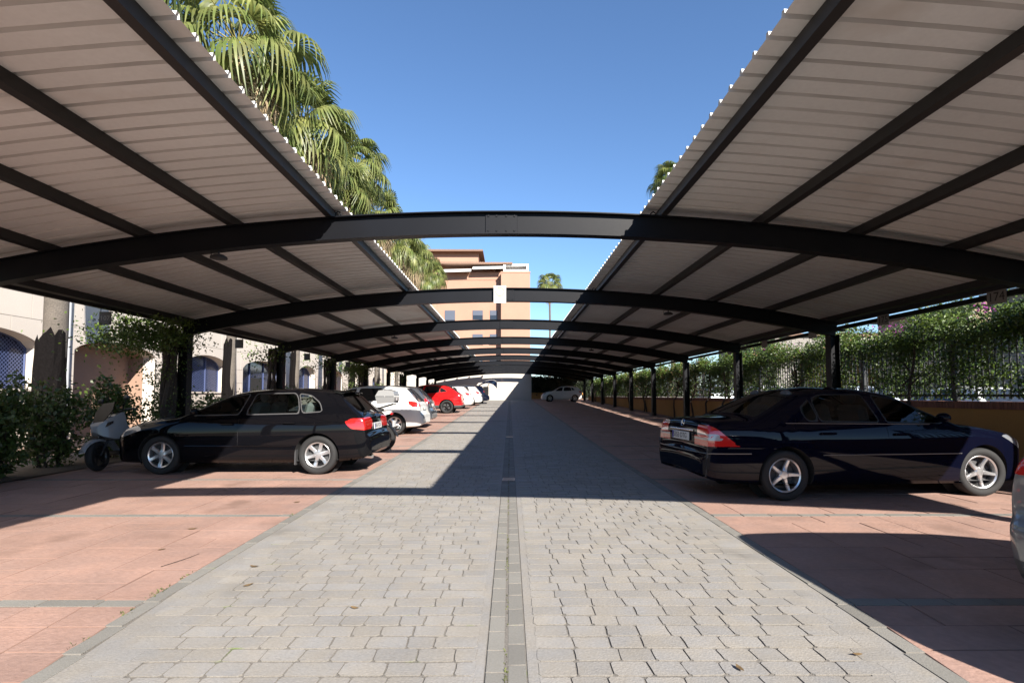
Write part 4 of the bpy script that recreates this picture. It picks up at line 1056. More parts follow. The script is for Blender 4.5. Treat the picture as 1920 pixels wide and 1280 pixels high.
class Body:
    def __init__(s, sp):
        s.sp = sp; s.zb = smooth_interp(sp['zb']); s.zs = smooth_interp(sp['zs']); s.wf = smooth_interp(sp['wf'])
        s.crown = smooth_interp(sp['crown']); s.rad = smooth_interp(sp['rad']); s.W = sp['W'] / 2
        s.side = smooth_interp(list(zip(TS, sp.get('FS', FS)))); s.tum = sp.get('tumble', 0.40)
    def sy(s, x, z):
        """half width of the body side at (x, z)"""
        w = s.W * float(s.wf(x)); zb, zs = float(s.zb(x)), float(s.zs(x)); f1 = s.sp.get('FS', FS)[-1]
        if z <= zs: return w * float(s.side((z - zb) / max(zs - zb, 0.05)))
        dz = z - zs; return max(0.12, w * f1 - s.tum * dz - 0.22 * dz * dz)
    def section(s, x, zt):
        zb = float(s.zb(x)); cr = float(s.crown(x)); r = float(s.rad(x)); zc = max(zt - cr, zb + 0.04)
        yc = s.sy(x, zc); r = min(r, (zc - zb) * 0.5, yc * 0.5); pts = []; S = []
        pts += [(0.0, zb + 0.02), (yc * 0.5, zb + 0.005)]; S += [4.0, 3.5]
        z1 = zc - r; N = s.sp['ns']
        for i in range(N + 1):
            z = zb + (z1 - zb) * i / N; pts.append((s.sy(x, z), z)); S.append(2.0 - 0.8 * i / N)
        p0 = np.array(pts[-1]); p1 = np.array([yc, zc]); y2 = yc - r
        def top(y): return zt - cr * (y / max(yc, 1e-3)) ** 2
        p2 = np.array([y2, top(y2)])
        for t in (0.25, 0.5, 0.75, 1.0):
            q = (1 - t) ** 2 * p0 + 2 * t * (1 - t) * p1 + t * t * p2; pts.append(tuple(q)); S.append(1.2 - t * (1.2 - y2 / yc))
        NT = s.sp['nt']
        for i in range(1, NT + 1):
            y = y2 * (1 - i / NT); pts.append((y, top(y))); S.append(y / yc)
        return pts, S
    def mesh(s, step):
        P = np.array(s.sp['zt'], float)
        # centripetal-like smoothing of the top profile: dense resample of the polyline, then a light blur
        seg = np.linalg.norm(np.diff(P, axis=0), axis=1); L = np.concatenate([[0], np.cumsum(seg)]); n = int(L[-1] / 0.008)
        u = np.linspace(0, L[-1], n); X = np.interp(u, L, P[:, 0]); Z = np.interp(u, L, P[:, 1])
        k = s.sp.get('blur', 9)
        for _ in range(3):
            ker = np.ones(k) / k; Xp = np.pad(X, k // 2, mode='edge'); Zp = np.pad(Z, k // 2, mode='edge'); X2 = np.convolve(Xp, ker, 'valid'); Z2 = np.convolve(Zp, ker, 'valid')
            X2[0], X2[-1], Z2[0], Z2[-1] = X[0], X[-1], Z[0], Z[-1]; X, Z = X2, Z2
        seg = np.hypot(np.diff(X), np.diff(Z)); L = np.concatenate([[0], np.cumsum(seg)]); n = int(L[-1] / step)
        u = np.linspace(0, L[-1], n + 1); X = np.interp(u, L, X); Z = np.interp(u, L, Z); X = np.maximum.accumulate(X + np.arange(len(X)) * 1e-5)
        A = []; m = None
        for x, z in zip(X, Z):
            pts, S = s.section(x, z); m = len(pts)
            for (y, zz), q in zip(pts, S): A.append((x, y, zz, q))
        T = []
        nst = len(X)
        for i in range(nst - 1):
            for j in range(m - 1):
                a = i * m + j; b = a + m; T += [(a, b, b + 1), (a, b + 1, a + 1)]
        for i, flip in ((0, False), (nst - 1, True)):        # end caps
            c = len(A); ring = [i * m + j for j in range(m)]; pm = np.mean([A[q] for q in ring], axis=0); A.append((pm[0], 0.0, pm[2], 0.5))
            for j in range(m - 1): T.append((c, ring[j + 1], ring[j]) if flip else (c, ring[j], ring[j + 1]))
        A = np.array(A); T = np.array(T)
        v = A[:, :3]; fn = np.cross(v[T[:, 1]] - v[T[:, 0]], v[T[:, 2]] - v[T[:, 0]])
        up = fn[:, 2][v[T].mean(1)[:, 2] > np.percentile(v[:, 2], 90)].sum()
        if up < 0: T = T[:, ::-1]; fn = -fn
        N = np.zeros_like(v)
        for j in range(3): np.add.at(N, T[:, j], fn)
        N[np.abs(v[:, 1]) < 1e-6, 1] = 0
        N /= np.maximum(np.linalg.norm(N, axis=1, keepdims=True), 1e-12)
        return Cut(np.concatenate([A, N], axis=1), T)      # columns x y z s nx ny nz

def part_mesh(name, A, T, m, side=0, off=0.0):
    """side 0: both halves in one mesh; 1 / -1: one half"""
    v = A[:, :3] + A[:, 4:7] * off; n = A[:, 4:7]; V = []; F = []; Nn = []
    for sg in ((1, -1) if side == 0 else (side,)):
        b = len(V); V += [(p[0], p[1] * sg, p[2]) for p in v]; Nn += [(p[0], p[1] * sg, p[2]) for p in n]
        F += [(t[0] + b, t[1] + b, t[2] + b) if sg > 0 else (t[0] + b, t[2] + b, t[1] + b) for t in T]
    me = new_mesh(name, V, F, m, True)
    try: me.normals_split_custom_set_from_vertices([Vector(q).normalized() if Vector(q).length > 0 else Vector((0, 0, 1)) for q in Nn])
    except Exception as ex: pass
    return me

WHEELS = {}
def wheel_meshes(key, r, width, rim_r, spokes, style, mrim):
    if key in WHEELS: return WHEELS[key]
    h = width / 2; t = MB()
    t.lathe([(rim_r, -h * 0.78), (rim_r + 0.012, -h * 0.93), (rim_r + (r - rim_r) * 0.5, -h * 1.02), (r - 0.018, -h * 0.93), (r - 0.004, -h * 0.72), (r, -h * 0.4), (r, h * 0.4), (r - 0.004, h * 0.72),
             (r - 0.018, h * 0.93), (rim_r + (r - rim_r) * 0.5, h * 1.02), (rim_r + 0.012, h * 0.93), (rim_r, h * 0.78)], (0, 0, 0), (0, 1, 0), 44, True)
    tyre = new_mesh('tyre', t.v, t.f, M_RUBBER, True)
    q = MB(); o = -h * 0.72       # outer face towards -y
    q.lathe([(rim_r - 0.001, h * 0.6), (rim_r - 0.02, h * 0.55), (rim_r - 0.03, o + 0.04), (rim_r - 0.022, o + 0.008), (rim_r - 0.006, o - 0.002), (rim_r + 0.004, o + 0.004)], (0, 0, 0), (0, 1, 0), 44)
    q.lathe([(0.0, o + 0.012), (0.045, o + 0.014), (0.062, o + 0.030), (0.062, o + 0.09)], (0, 0, 0), (0, 1, 0), 20)
    for k in range(spokes):
        a = 2 * math.pi * k / spokes + math.pi / 2
        ca, sa = math.cos(a), math.sin(a)
        for tw in ((0,) if style != 'twin' else (-0.13, 0.13)):
            w0, w1 = {'wide': (0.034, 0.026), 'star': (0.030, 0.020), 'cover': (0.050, 0.036), 'twin': (0.014, 0.010)}[style]
            rings = []
            for rr, ww, yy in ((0.05, w0, o + 0.022), (0.5 * rim_r, (w0 + w1) / 2, o + 0.030), (rim_r - 0.024, w1 * (1.25 if style == 'wide' else 1.0), o + 0.012)):
                ring = []
                for dw, dy in ((-ww, 0.006), (-ww * 0.6, -0.006), (ww * 0.6, -0.006), (ww, 0.006), (ww, 0.03), (-ww, 0.03)):
                    a2 = a + tw * rr / rim_r; c2, s2 = math.cos(a2), math.sin(a2)
                    ring.append((c2 * rr - s2 * dw, yy + dy, s2 * rr + c2 * dw))
                rings.append(ring)
            q.loft(rings)
    rim = new_mesh('rim', q.v, q.f, mrim, True)
    try: rim.set_sharp_from_angle(angle=R(35))
    except Exception: pass
    d = MB(); d.lathe([(0.0, 0.02), (rim_r * 0.78, 0.02), (rim_r * 0.78, 0.035)], (0, 0, 0), (0, 1, 0), 24); d.lathe([(0.0, 0.04), (rim_r - 0.022, 0.04)], (0, 0, 0), (0, 1, 0), 24)
    disc = new_mesh('brake_disc', d.v, d.f, M_PLASTIC)
    WHEELS[key] = (tyre, rim, disc); return WHEELS[key]

def build_car(name, label, sp, loc, rotz, step, cat='car', group='parked cars', sides=(1, -1), detail=2):
    t = thing(name, label, cat, loc, rotz, group); L = sp['L']; B = Body(sp); C = B.mesh(step); pm = sp['paint']
    ox = -L / 2       # local origin at the middle of the base, front towards +x
    X = lambda A: A[:, 0]; Zc = lambda A: A[:, 2]; S = lambda A: A[:, 3]
    side_mask = lambda A: (A[:, 3] > 0.97) & (A[:, 3] < 3.0)
    BODY, GAP, TRIM, CLAD, SEAL = 0, 1, 2, 3, 4
    nd = len(sp['doors'])
    if 'clad' in sp: C.cut(lambda A: A[:, 2] - sp['clad'] - 0 * A[:, 0], CLAD, {BODY})
    for i, P in enumerate(sp['doors']):
        P = chaikin(P, 2)
        if detail > 1: C.cut(lambda A: np.abs(sdpoly(P, X(A), Zc(A))) - 0.0035, GAP, {BODY, CLAD}, side_mask)
        C.cut(lambda A: sdpoly(P, X(A), Zc(A)), 10 + i, {BODY}, side_mask)
    for i, (dr, P) in enumerate(sp['windows']):
        P = chaikin(P, 2)
        if detail > 0: C.cut(lambda A: sdpoly(P, X(A), Zc(A)) - sp.get('trimw', 0.016), TRIM, {BODY, GAP} | {10 + j for j in range(nd)}, side_mask)
        C.cut(lambda A: sdpoly(P, X(A), Zc(A)), 20 + i, {BODY, GAP, TRIM} | {10 + j for j in range(nd)}, side_mask)
    for code, key in ((30, 'screen'), (31, 'back')):
        P = chaikin(sp[key], 2, 0.06)
        if detail > 0: C.cut(lambda A: sdpoly(P, X(A), S(A)) - 0.012, SEAL, {BODY}, lambda A: A[:, 3] < 1.15)
        C.cut(lambda A: sdpoly(P, X(A), S(A)), code, {BODY, SEAL}, lambda A: A[:, 3] < 1.15)
    lamps = []
    for i, (proj, P, kind_) in enumerate(sp['lamps']):
        P = chaikin(P, 2); code = 40 + i
        if proj == 'side': C.cut(lambda A: sdpoly(P, X(A), Zc(A)), code, {BODY, CLAD} | set(range(40, 60)), lambda A: (A[:, 3] > 0.0) & (A[:, 3] < 3.0) & (A[:, 1] > 0.45 * sp['W'] * 0.5))
        elif proj == 'rear': C.cut(lambda A: sdpoly(P, A[:, 1], Zc(A)), code, {BODY, CLAD} | set(range(40, 60)), lambda A: (A[:, 0] < 0.16) & (A[:, 3] < 1.02))
        else: C.cut(lambda A: sdpoly(P, A[:, 1], Zc(A)), code, {BODY, CLAD} | set(range(40, 60)), lambda A: A[:, 0] > L - 0.75)
        lamps.append((code, kind_))
    r = sp['rw']; ra = r + sp.get('arch', 0.045)
    HOLE = 99
    pre = None
    allr = set(range(0, 60))
    for xw in (sp['xr'], sp['xf']):
        C.cut(lambda A: np.hypot(X(A) - xw, Zc(A) - r) - ra, HOLE, allr, lambda A: A[:, 1] > B.W - 0.36)
    C.A[:, 0] += ox
    def emit(nm, codes, m, parent, side=0, off=0.0):
        A, T = C.region(codes)
        if len(T) == 0: return None
        return link(nm, part_mesh(nm, A, T, m, side, off), parent)
    body = emit('body', {BODY}, pm, t)
    # inner skin so that the shell is not paper thin when seen through the glass
    if detail > 0: emit('lining', {BODY} | {10 + j for j in range(nd)}, M_SEAT, body, 0, -0.022)
    emit('panel_gap', {GAP}, M_WELL, body, 0, -0.006)
    for sg in (1, -1): emit('window_trim', {TRIM}, sp.get('trim', M_TRIM), body, sg, 0.001)
    emit('screen_seal', {SEAL}, M_TRIM, body, 0, 0.001)
    emit('cladding', {CLAD}, M_PLASTIC, t)
    gl = sp.get('glass', M_GLASS)
    emit('windscreen', {30}, gl, t, 0, -0.002); emit('rear_window', {31}, sp.get('backglass', gl), t, 0, -0.002)
    for sg in sides:
        doors = []
        for i in range(nd):
            d = emit('door', {10 + i}, pm, t, sg); doors.append(d)
            if d is None: continue
            if detail > 0:
                hx, hz = sp['handles'][i]; hy = B.sy(hx, hz) * sg
                h = MB(); h.box(-0.10, 0.10, -0.016, 0.016, -0.014, 0.014, 0.006); h.build('handle', sp.get('handle_mat', pm), d, loc=(hx + ox, hy + 0.018 * sg, hz))
        for i, (dr, P) in enumerate(sp['windows']):
            par = doors[dr] if dr is not None and dr < len(doors) and doors[dr] is not None else t
            emit('window', {20 + i}, gl, par, sg, -0.003)
        for code, kind_ in lamps:
            m_ = {'red': M_REDL, 'clear': M_CLEARL, 'head': M_HEADL, 'black': M_TRIM}[kind_]
            emit('taillight' if kind_ in ('red', 'clear') else ('headlight' if kind_ == 'head' else 'bumper_insert'), {code}, m_, t, sg, 0.002)
    # wheel wells from the cut edges
    A, T = C.region(HOLE)
    if len(T):
        ed_all = edges_of(T); yin = B.W - 0.34
        for xw in (sp['xr'], sp['xf']):
            V = []; F = []; idx = {}
            for e0, e1 in ed_all:
                if A[e0][1] < yin + 0.01 and A[e1][1] < yin + 0.01: continue
                if abs(A[e0][0] - xw - ox) > 0.8: continue
                for e in (e0, e1):
                    if e not in idx:
                        idx[e] = len(V); p = A[e]; V += [(p[0], p[1], p[2]), (p[0], min(p[1], yin), p[2])]
                F.append((idx[e0], idx[e1], idx[e1] + 1, idx[e0] + 1))
            b = len(V); n = 20
            V += [(xw + ox + ra * 1.02 * math.cos(math.pi * 2 * i / n), yin, r + ra * 1.02 * math.sin(math.pi * 2 * i / n)) for i in range(n)]; F.append(tuple(range(b, b + n)))
            link('wheel_well', new_mesh('wheel_well', V, F, M_WELL), t)
            link('wheel_well', new_mesh('wheel_well', [(p[0], -p[1], p[2]) for p in V], [f[::-1] for f in F], M_WELL), t)
    ty, rim, disc = wheel_meshes(sp['wkey'], r, sp['tw'], sp['rim'], sp['spokes'], sp['style'], sp['rimm'])
    steer = sp.get('steer', 0)
    for xw in (sp['xr'], sp['xf']):
        for sg in (1, -1):
            wo_ = bpy.data.objects.new('wheel', None); COL.objects.link(wo_); wo_.parent = t
            wo_.location = (xw + ox, sg * (B.W - sp['tw'] / 2 - 0.045), r); wo_.rotation_euler = (0, random.uniform(0, 6.28) if not sp.get('wrot') else sp['wrot'][0 if xw == sp['xr'] else 1], (math.pi if sg > 0 else 0) + (steer if xw == sp['xf'] else 0))
            link('tyre', ty, wo_); link('rim', rim, wo_); link('brake_disc', disc, wo_)
    # plate
    px, pz, tilt = sp['plate']
    pl = MB().box(-0.006, 0.006, -0.26, 0.26, -0.055, 0.055, 0.002).build('licence_plate', M_PLATE, t, loc=(px + ox, sp.get('plate_y', 0), pz), rot=(0, tilt, 0))
    if sp.get('plate_txt'):
        text_obj('plate_text', sp['plate_txt'], 0.098, M_PLTXT, pl, (-0.0075, 0.01, 0), (R(90), 0, R(-90)), 0.0008)
        MB().box(-0.0078, -0.0064, 0.222, 0.255, -0.05, 0.05).build('plate_band', mat('plate_blue', (0.02, 0.05, 0.35), 0.5) if 'plate_blue' not in MATS else MATS['plate_blue'], pl)
    # mirrors
    mx, mz = sp['mirror']
    for sg in sides:
        y = (B.sy(mx, mz) + 0.03) * sg
        m_ = MB(); m_.sphere((0, sg * 0.085, 0.03), 0.055, 0.10, 0.062, 14, 8); m_.box(-0.02, 0.03, min(-0.05 * sg, 0.03 * sg), max(-0.05 * sg, 0.03 * sg), -0.02, 0.02)
        m_.build('mirror', sp.get('mirror_mat', pm), t, True, loc=(mx + ox, y, mz))
    # interior
    if detail > 0:
        fl = sp.get('floor', 0.30); seat_x = sp['seats']
        MB().box(sp['xr'] - 0.1 + ox, sp['xf'] - 0.35 + ox, -B.W * 0.72, B.W * 0.72, fl, fl + 0.05).build('cabin_floor', M_SEAT, t)
        for k, sx in enumerate(seat_x):
            for sy_ in (-0.36, 0.36):
                q = MB(); M1 = Matrix.Translation((sx + ox, sy_, fl + 0.28)); q.box(-0.26, 0.24, -0.24, 0.24, -0.10, 0.07, 0.04, M1)
                M2 = Matrix.Translation((sx + ox - 0.30, sy_, fl + 0.58)) @ Matrix.Rotation(R(-14), 4, 'Y'); q.box(-0.07, 0.07, -0.24, 0.24, -0.30, 0.30, 0.05, M2)
                q.sphere((sx + ox - 0.40, sy_, fl + 0.98), 0.06, 0.13, 0.10, 12, 8)
                q.build('seat', sp.get('seatm', M_SEAT), t, True)
        MB().box(sp['xf'] - 0.75 + ox, sp['xf'] - 0.25 + ox, -B.W * 0.74, B.W * 0.74, 0.55, 0.86, 0.06).build('dashboard', M_TRIM, t)
        q = MB(); q.lathe([(0.185, 0), (0.195, 0.012), (0.185, 0.024), (0.175, 0.012)], (sp['xf'] - 0.92 + ox, 0.36, 0.84), (1, 0, 0.45), 24, True); q.build('steering_wheel', M_TRIM, t, True)
    for fn in sp.get('extras', []): fn(t, B, ox, pm)
    return t, B, ox

def strip_on(B, ox, x0, x1, z, r, m, t, nm, sides=(1, -1), n=24, off=0.004, zf=None):
    for sg in sides:
        pts = []
        for i in range(n + 1):
            x = x0 + (x1 - x0) * i / n; zz = z if zf is None else zf(x); pts.append((x + ox, (B.sy(x, zz) + off) * sg, zz))
        MB().tube(pts, r, 6).build(nm, m, t, True)

# --- black five-door hatchback -------------------------------------------------
def ex_hatch(t, B, ox, pm):
    # roof spoiler lip, wiper, exhaust, badge rings, lettering
    MB().loft([[(ox + 0.545 + a, y, 1.352 + b - 0.02 * (y / 0.5) ** 2) for a, b in ((-0.05, 0.004), (0.12, 0.034), (0.16, 0.03), (0.02, -0.01))] for y in np.linspace(-0.54, 0.54, 9)]).build('spoiler', pm, t, True)
    MB().tube([(ox + 0.205, 0.02, 1.03), (ox + 0.33, 0.34, 1.085)], 0.008, 5).tube([(ox + 0.15, 0.0, 1.0), (ox + 0.205, 0.02, 1.03)], 0.018, 6).build('wiper', M_TRIM, t)
    for y in (0.48, 0.56): MB().cyl((ox + 0.02, y, 0.265), (ox + 0.22, y, 0.28), 0.033, n=14).build('exhaust', M_CHROME, t, True)
    q = MB()
    for k in range(4): q.lathe([(0.027, 0), (0.031, 0.004), (0.035, 0)], (ox + 0.087, -0.0675 + 0.045 * k, 0.945), (-1, 0, 0.3), 20)
    q.build('emblem', M_CHROME, t, True)
    text_obj('badge', 'A3', 0.06, M_CHROME, t, (ox + 0.085, 0.46, 0.76), (R(90), 0, R(-90)), 0.002)
    strip_on(B, ox, 1.25, 3.0, 0.47, 0.011, pm, t, 'side_moulding')
    MB().box(ox + 0.012, ox + 0.03, -0.45, 0.45, 0.345, 0.43, 0.004).build('bumper_grille', M_TRIM, t)
    for sg in (1, -1): MB().box(ox + 1.20, ox + 1.216, sg * 0.80 - 0.05, sg * 0.80 + 0.05, 0.16, 0.40).build('mud_flap', M_PLASTIC, t)
HATCH = dict(L=4.29, W=1.765, ns=15, nt=9, paint=P_BLACK,
    zt=[(0.0, 0.44), (0.005, 0.58), (0.03, 0.655), (0.075, 0.675), (0.085, 0.80), (0.105, 0.94), (0.165, 1.005), (0.30, 1.12), (0.46, 1.262), (0.56, 1.345), (0.78, 1.388), (1.25, 1.424), (1.75, 1.422), (2.15, 1.390), (2.38, 1.345), (2.75, 1.185), (3.10, 1.01), (3.20, 0.965), (3.45, 0.93), (3.80, 0.865), (4.05, 0.785), (4.18, 0.70), (4.245, 0.60), (4.28, 0.50), (4.29, 0.42)],
    zb=[(0, 0.335), (0.12, 0.26), (0.40, 0.225), (0.86, 0.20), (3.44, 0.19), (4.0, 0.19), (4.2, 0.20), (4.29, 0.25)],
    zs=[(0, 0.99), (0.5, 1.0), (1.2, 0.985), (2.2, 0.955), (3.1, 0.925), (3.6, 0.90), (4.29, 0.86)],
    wf=[(0, 0.80), (0.02, 0.855), (0.07, 0.90), (0.18, 0.94), (0.45, 0.98), (0.9, 1.0), (2.6, 1.0), (3.3, 0.995), (3.75, 0.965), (4.02, 0.90), (4.17, 0.81), (4.25, 0.70), (4.29, 0.55)],
    crown=[(0, 0.03), (0.1, 0.03), (0.5, 0.05), (1.2, 0.055), (2.3, 0.06), (2.8, 0.08), (3.3, 0.06), (4.0, 0.05), (4.29, 0.03)],
    rad=[(0, 0.05), (0.2, 0.06), (0.6, 0.07), (2.4, 0.07), (3.1, 0.06), (3.6, 0.10), (4.29, 0.06)], tumble=0.42,
    xr=0.855, xf=3.433, rw=0.317, tw=0.205, rim=0.212, spokes=6, style='wide', rimm=M_ALLOY, wkey='hatch', wrot=(0.26, 0.12),
    doors=[[(1.12, 0.55), (1.28, 0.33), (2.12, 0.31), (2.13, 0.95), (1.98, 1.36), (1.30, 1.365), (0.98, 1.28), (0.86, 1.0), (0.90, 0.80)], [(2.145, 0.31), (3.10, 0.31), (3.16, 0.55), (3.13, 0.88), (2.99, 1.0), (2.42, 1.285), (2.14, 1.345), (2.005, 1.355), (2.143, 0.95)]],
    handles=[(1.30, 0.845), (2.32, 0.825)],
    windows=[(0, [(1.17, 1.005), (2.045, 0.985), (1.935, 1.315), (1.30, 1.325), (1.24, 1.26)]), (0, [(0.80, 1.035), (1.12, 1.012), (1.19, 1.26), (1.22, 1.318), (1.02, 1.285), (0.86, 1.17)]), (1, [(2.17, 0.985), (2.90, 0.972), (2.93, 1.0), (2.42, 1.255), (2.06, 1.315)])],
    screen=[(2.36, -1.0), (2.36, 0.84), (3.12, 0.90), (3.20, 0.5), (3.205, -1.0)], back=[(0.17, -1), (0.172, 0.80), (0.30, 0.86), (0.545, 0.82), (0.548, -1)],
    lamps=[('side', [(0.06, 0.72), (0.30, 0.745), (0.42, 0.855), (0.30, 0.915), (0.06, 0.915)], 'red'), ('rear', [(0.30, 0.755), (0.95, 0.735), (0.95, 0.92), (0.40, 0.93), (0.30, 0.88)], 'red'),
           ('side', [(3.70, 0.74), (4.10, 0.60), (4.22, 0.66), (4.05, 0.77), (3.85, 0.80)], 'head')],
    trim=M_TRIMA, plate=(0.068, 0.765, R(6)), plate_txt='8361 FCX', mirror=(2.84, 1.0), seats=(2.35, 1.45), seatm=mat('grey_seat', (0.26, 0.27, 0.27), 0.9), extras=[ex_hatch])
build_car('hatchback', 'black five door hatchback parked nose in on the left, half in sun', HATCH, (-2.31 - 2.145, 9.66, g(9.6)), math.pi, 0.026)

# --- navy saloon ----------------------------------------------------------------
def ex_sal(t, B, ox, pm):
    strip_on(B, ox, 1.50, 3.40, 0.565, 0.007, M_TRIMA, t, 'chrome_strip')
    # bumper strip wraps round the tail
    pts = []
    for i in range(41):
        u = -1 + 2 * i / 40
        if abs(u) > 0.55: x = 0.05 + (abs(u) - 0.55) / 0.45 * 0.52; y = (B.sy(x, 0.585) + 0.004) * (1 if u > 0 else -1)
        else: x = 0.0; y = B.sy(0.05, 0.585) * u / 0.55; x = -0.012 + 0.062 * abs(u / 0.55) ** 4
        pts.append((x + ox, y, 0.590))
    MB().tube(pts, 0.008, 6).build('bumper_strip', M_TRIMA, t, True)
    for sg in (1, -1):
        strip_on(B, ox, 1.05, 3.02, 0.945, 0.005, M_TRIMA, t, 'waist_strip', (sg,), zf=lambda x: 0.958 - 0.012 * (x - 1.05))
    text_obj('badge', 'C220', 0.075, M_CHROME, t, (ox + 0.068, 0.50, 0.925), (R(90), 0, R(-90)), 0.002)
    MB().box(ox + 0.045, ox + 0.058, -0.36, 0.36, 0.835, 0.855, 0.003).build('boot_strip', M_CHROME, t)
    q = MB(); q.lathe([(0.038, 0), (0.043, 0.005), (0.048, 0)], (ox + 0.075, 0, 0.935), (-1, 0, 0.25), 24)
    for k in range(3):
        a = R(90 + 120 * k); q.box(-0.003, 0.003, -0.005, 0.005, 0, 0.042, 0, Matrix.Translation((ox + 0.072, 0, 0.935)) @ Matrix.Rotation(a - R(90), 4, 'X'))
    q.build('emblem', M_CHROME, t)
    MB().box(ox + 0.02, ox + 0.035, -0.55, 0.55, 0.335, 0.35).build('bumper_lip', M_TRIMA, t)
SALOON = dict(L=4.53, W=1.73, ns=15, nt=9, paint=P_NAVY,
    zt=[(0.0, 0.45), (0.0, 0.56), (0.03, 0.615), (0.06, 0.64), (0.055, 0.78), (0.065, 0.92), (0.11, 0.985), (0.30, 1.01), (0.62, 1.025), (0.70, 1.045), (1.00, 1.20), (1.22, 1.315), (1.42, 1.380), (1.75, 1.420), (2.15, 1.425), (2.50, 1.385), (2.68, 1.345), (3.05, 1.175), (3.40, 1.005), (3.50, 0.965), (3.8, 0.93), (4.15, 0.86), (4.34, 0.79), (4.44, 0.70), (4.50, 0.58), (4.53, 0.45)],
    zb=[(0, 0.33), (0.12, 0.26), (0.45, 0.22), (1.05, 0.19), (3.7, 0.18), (4.2, 0.19), (4.4, 0.20), (4.53, 0.25)],
    zs=[(0, 0.96), (0.6, 0.975), (1.2, 0.97), (2.4, 0.945), (3.4, 0.915), (3.9, 0.89), (4.53, 0.86)],
    wf=[(0, 0.79), (0.02, 0.845), (0.07, 0.885), (0.18, 0.92), (0.5, 0.965), (1.0, 0.998), (2.6, 1.0), (3.6, 0.995), (4.0, 0.965), (4.28, 0.90), (4.42, 0.80), (4.49, 0.68), (4.53, 0.52)],
    crown=[(0, 0.03), (0.1, 0.03), (0.6, 0.045), (1.2, 0.06), (2.2, 0.055), (2.7, 0.06), (3.1, 0.08), (3.6, 0.06), (4.2, 0.05), (4.53, 0.03)],
    rad=[(0, 0.05), (0.3, 0.07), (0.8, 0.06), (2.6, 0.07), (3.4, 0.06), (3.9, 0.10), (4.53, 0.06)], tumble=0.44,
    xr=1.035, xf=3.75, rw=0.313, tw=0.205, rim=0.215, spokes=5, style='star', rimm=M_ALLOY, wkey='saloon', wrot=(0.32, 0.5), steer=R(-7),
    doors=[[(1.40, 0.52), (1.52, 0.30), (2.38, 0.29), (2.40, 0.92), (2.28, 1.345), (1.62, 1.345), (1.36, 1.22), (1.12, 1.0), (1.18, 0.75)], [(2.412, 0.29), (3.40, 0.29), (3.46, 0.50), (3.44, 0.86), (3.30, 0.985), (2.75, 1.26), (2.48, 1.335), (2.30, 1.34), (2.413, 0.92)]],
    handles=[(1.58, 0.83), (2.58, 0.815)],
    windows=[(0, [(1.36, 0.99), (1.50, 0.985), (1.455, 1.245), (1.30, 1.13)]), (0, [(1.53, 0.985), (2.33, 0.968), (2.215, 1.305), (1.65, 1.305), (1.50, 1.255)]), (1, [(2.44, 0.968), (3.20, 0.952), (3.22, 0.985), (2.75, 1.225), (2.36, 1.305)])],
    screen=[(2.67, -1.0), (2.67, 0.84), (3.42, 0.90), (3.495, 0.5), (3.50, -1.0)], back=[(0.74, -1), (0.745, 0.84), (1.38, 0.80), (1.385, -1)],
    lamps=[('side', [(-0.02, 0.675), (0.46, 0.675), (0.34, 0.745), (0.18, 0.885), (0.10, 0.93), (-0.02, 0.93)], 'red'), ('rear', [(0.52, 0.68), (0.95, 0.675), (0.95, 0.93), (0.64, 0.935), (0.56, 0.80)], 'red'),
           ('side', [(-0.02, 0.752), (0.26, 0.740), (0.18, 0.825), (-0.02, 0.830)], 'clear'), ('rear', [(0.60, 0.765), (0.95, 0.755), (0.95, 0.828), (0.63, 0.825)], 'clear'), ('side', [(-0.02, 0.778), (0.25, 0.772), (0.22, 0.802), (-0.02, 0.808)], 'red'), ('rear', [(0.5, 0.785), (0.95, 0.778), (0.95, 0.808), (0.5, 0.810)], 'red'),
           ('side', [(4.02, 0.79), (4.36, 0.60), (4.46, 0.66), (4.28, 0.79)], 'head')],
    trim=M_TRIM, plate=(0.040, 0.765, R(2)), plate_txt='5353 DTG', mirror=(3.14, 0.99), seats=(2.65, 1.75), seatm=M_SEAT, extras=[ex_sal], handle_mat=P_NAVY)
# rear wheel near side at about (3.39, 6.57), heading turned slightly away
a_ = R(6.0)
cxl = SALOON['xr'] - SALOON['L'] / 2; cyl_ = -(SALOON['W'] / 2 - 0.03)
px_ = 3.42 - (math.cos(a_) * cxl - math.sin(a_) * cyl_); py_ = 6.62 - (math.sin(a_) * cxl + math.cos(a_) * cyl_)
build_car('saloon', 'navy blue four door saloon parked nose in on the right in shade', SALOON, (px_, py_, g(7.3)), a_, 0.026)

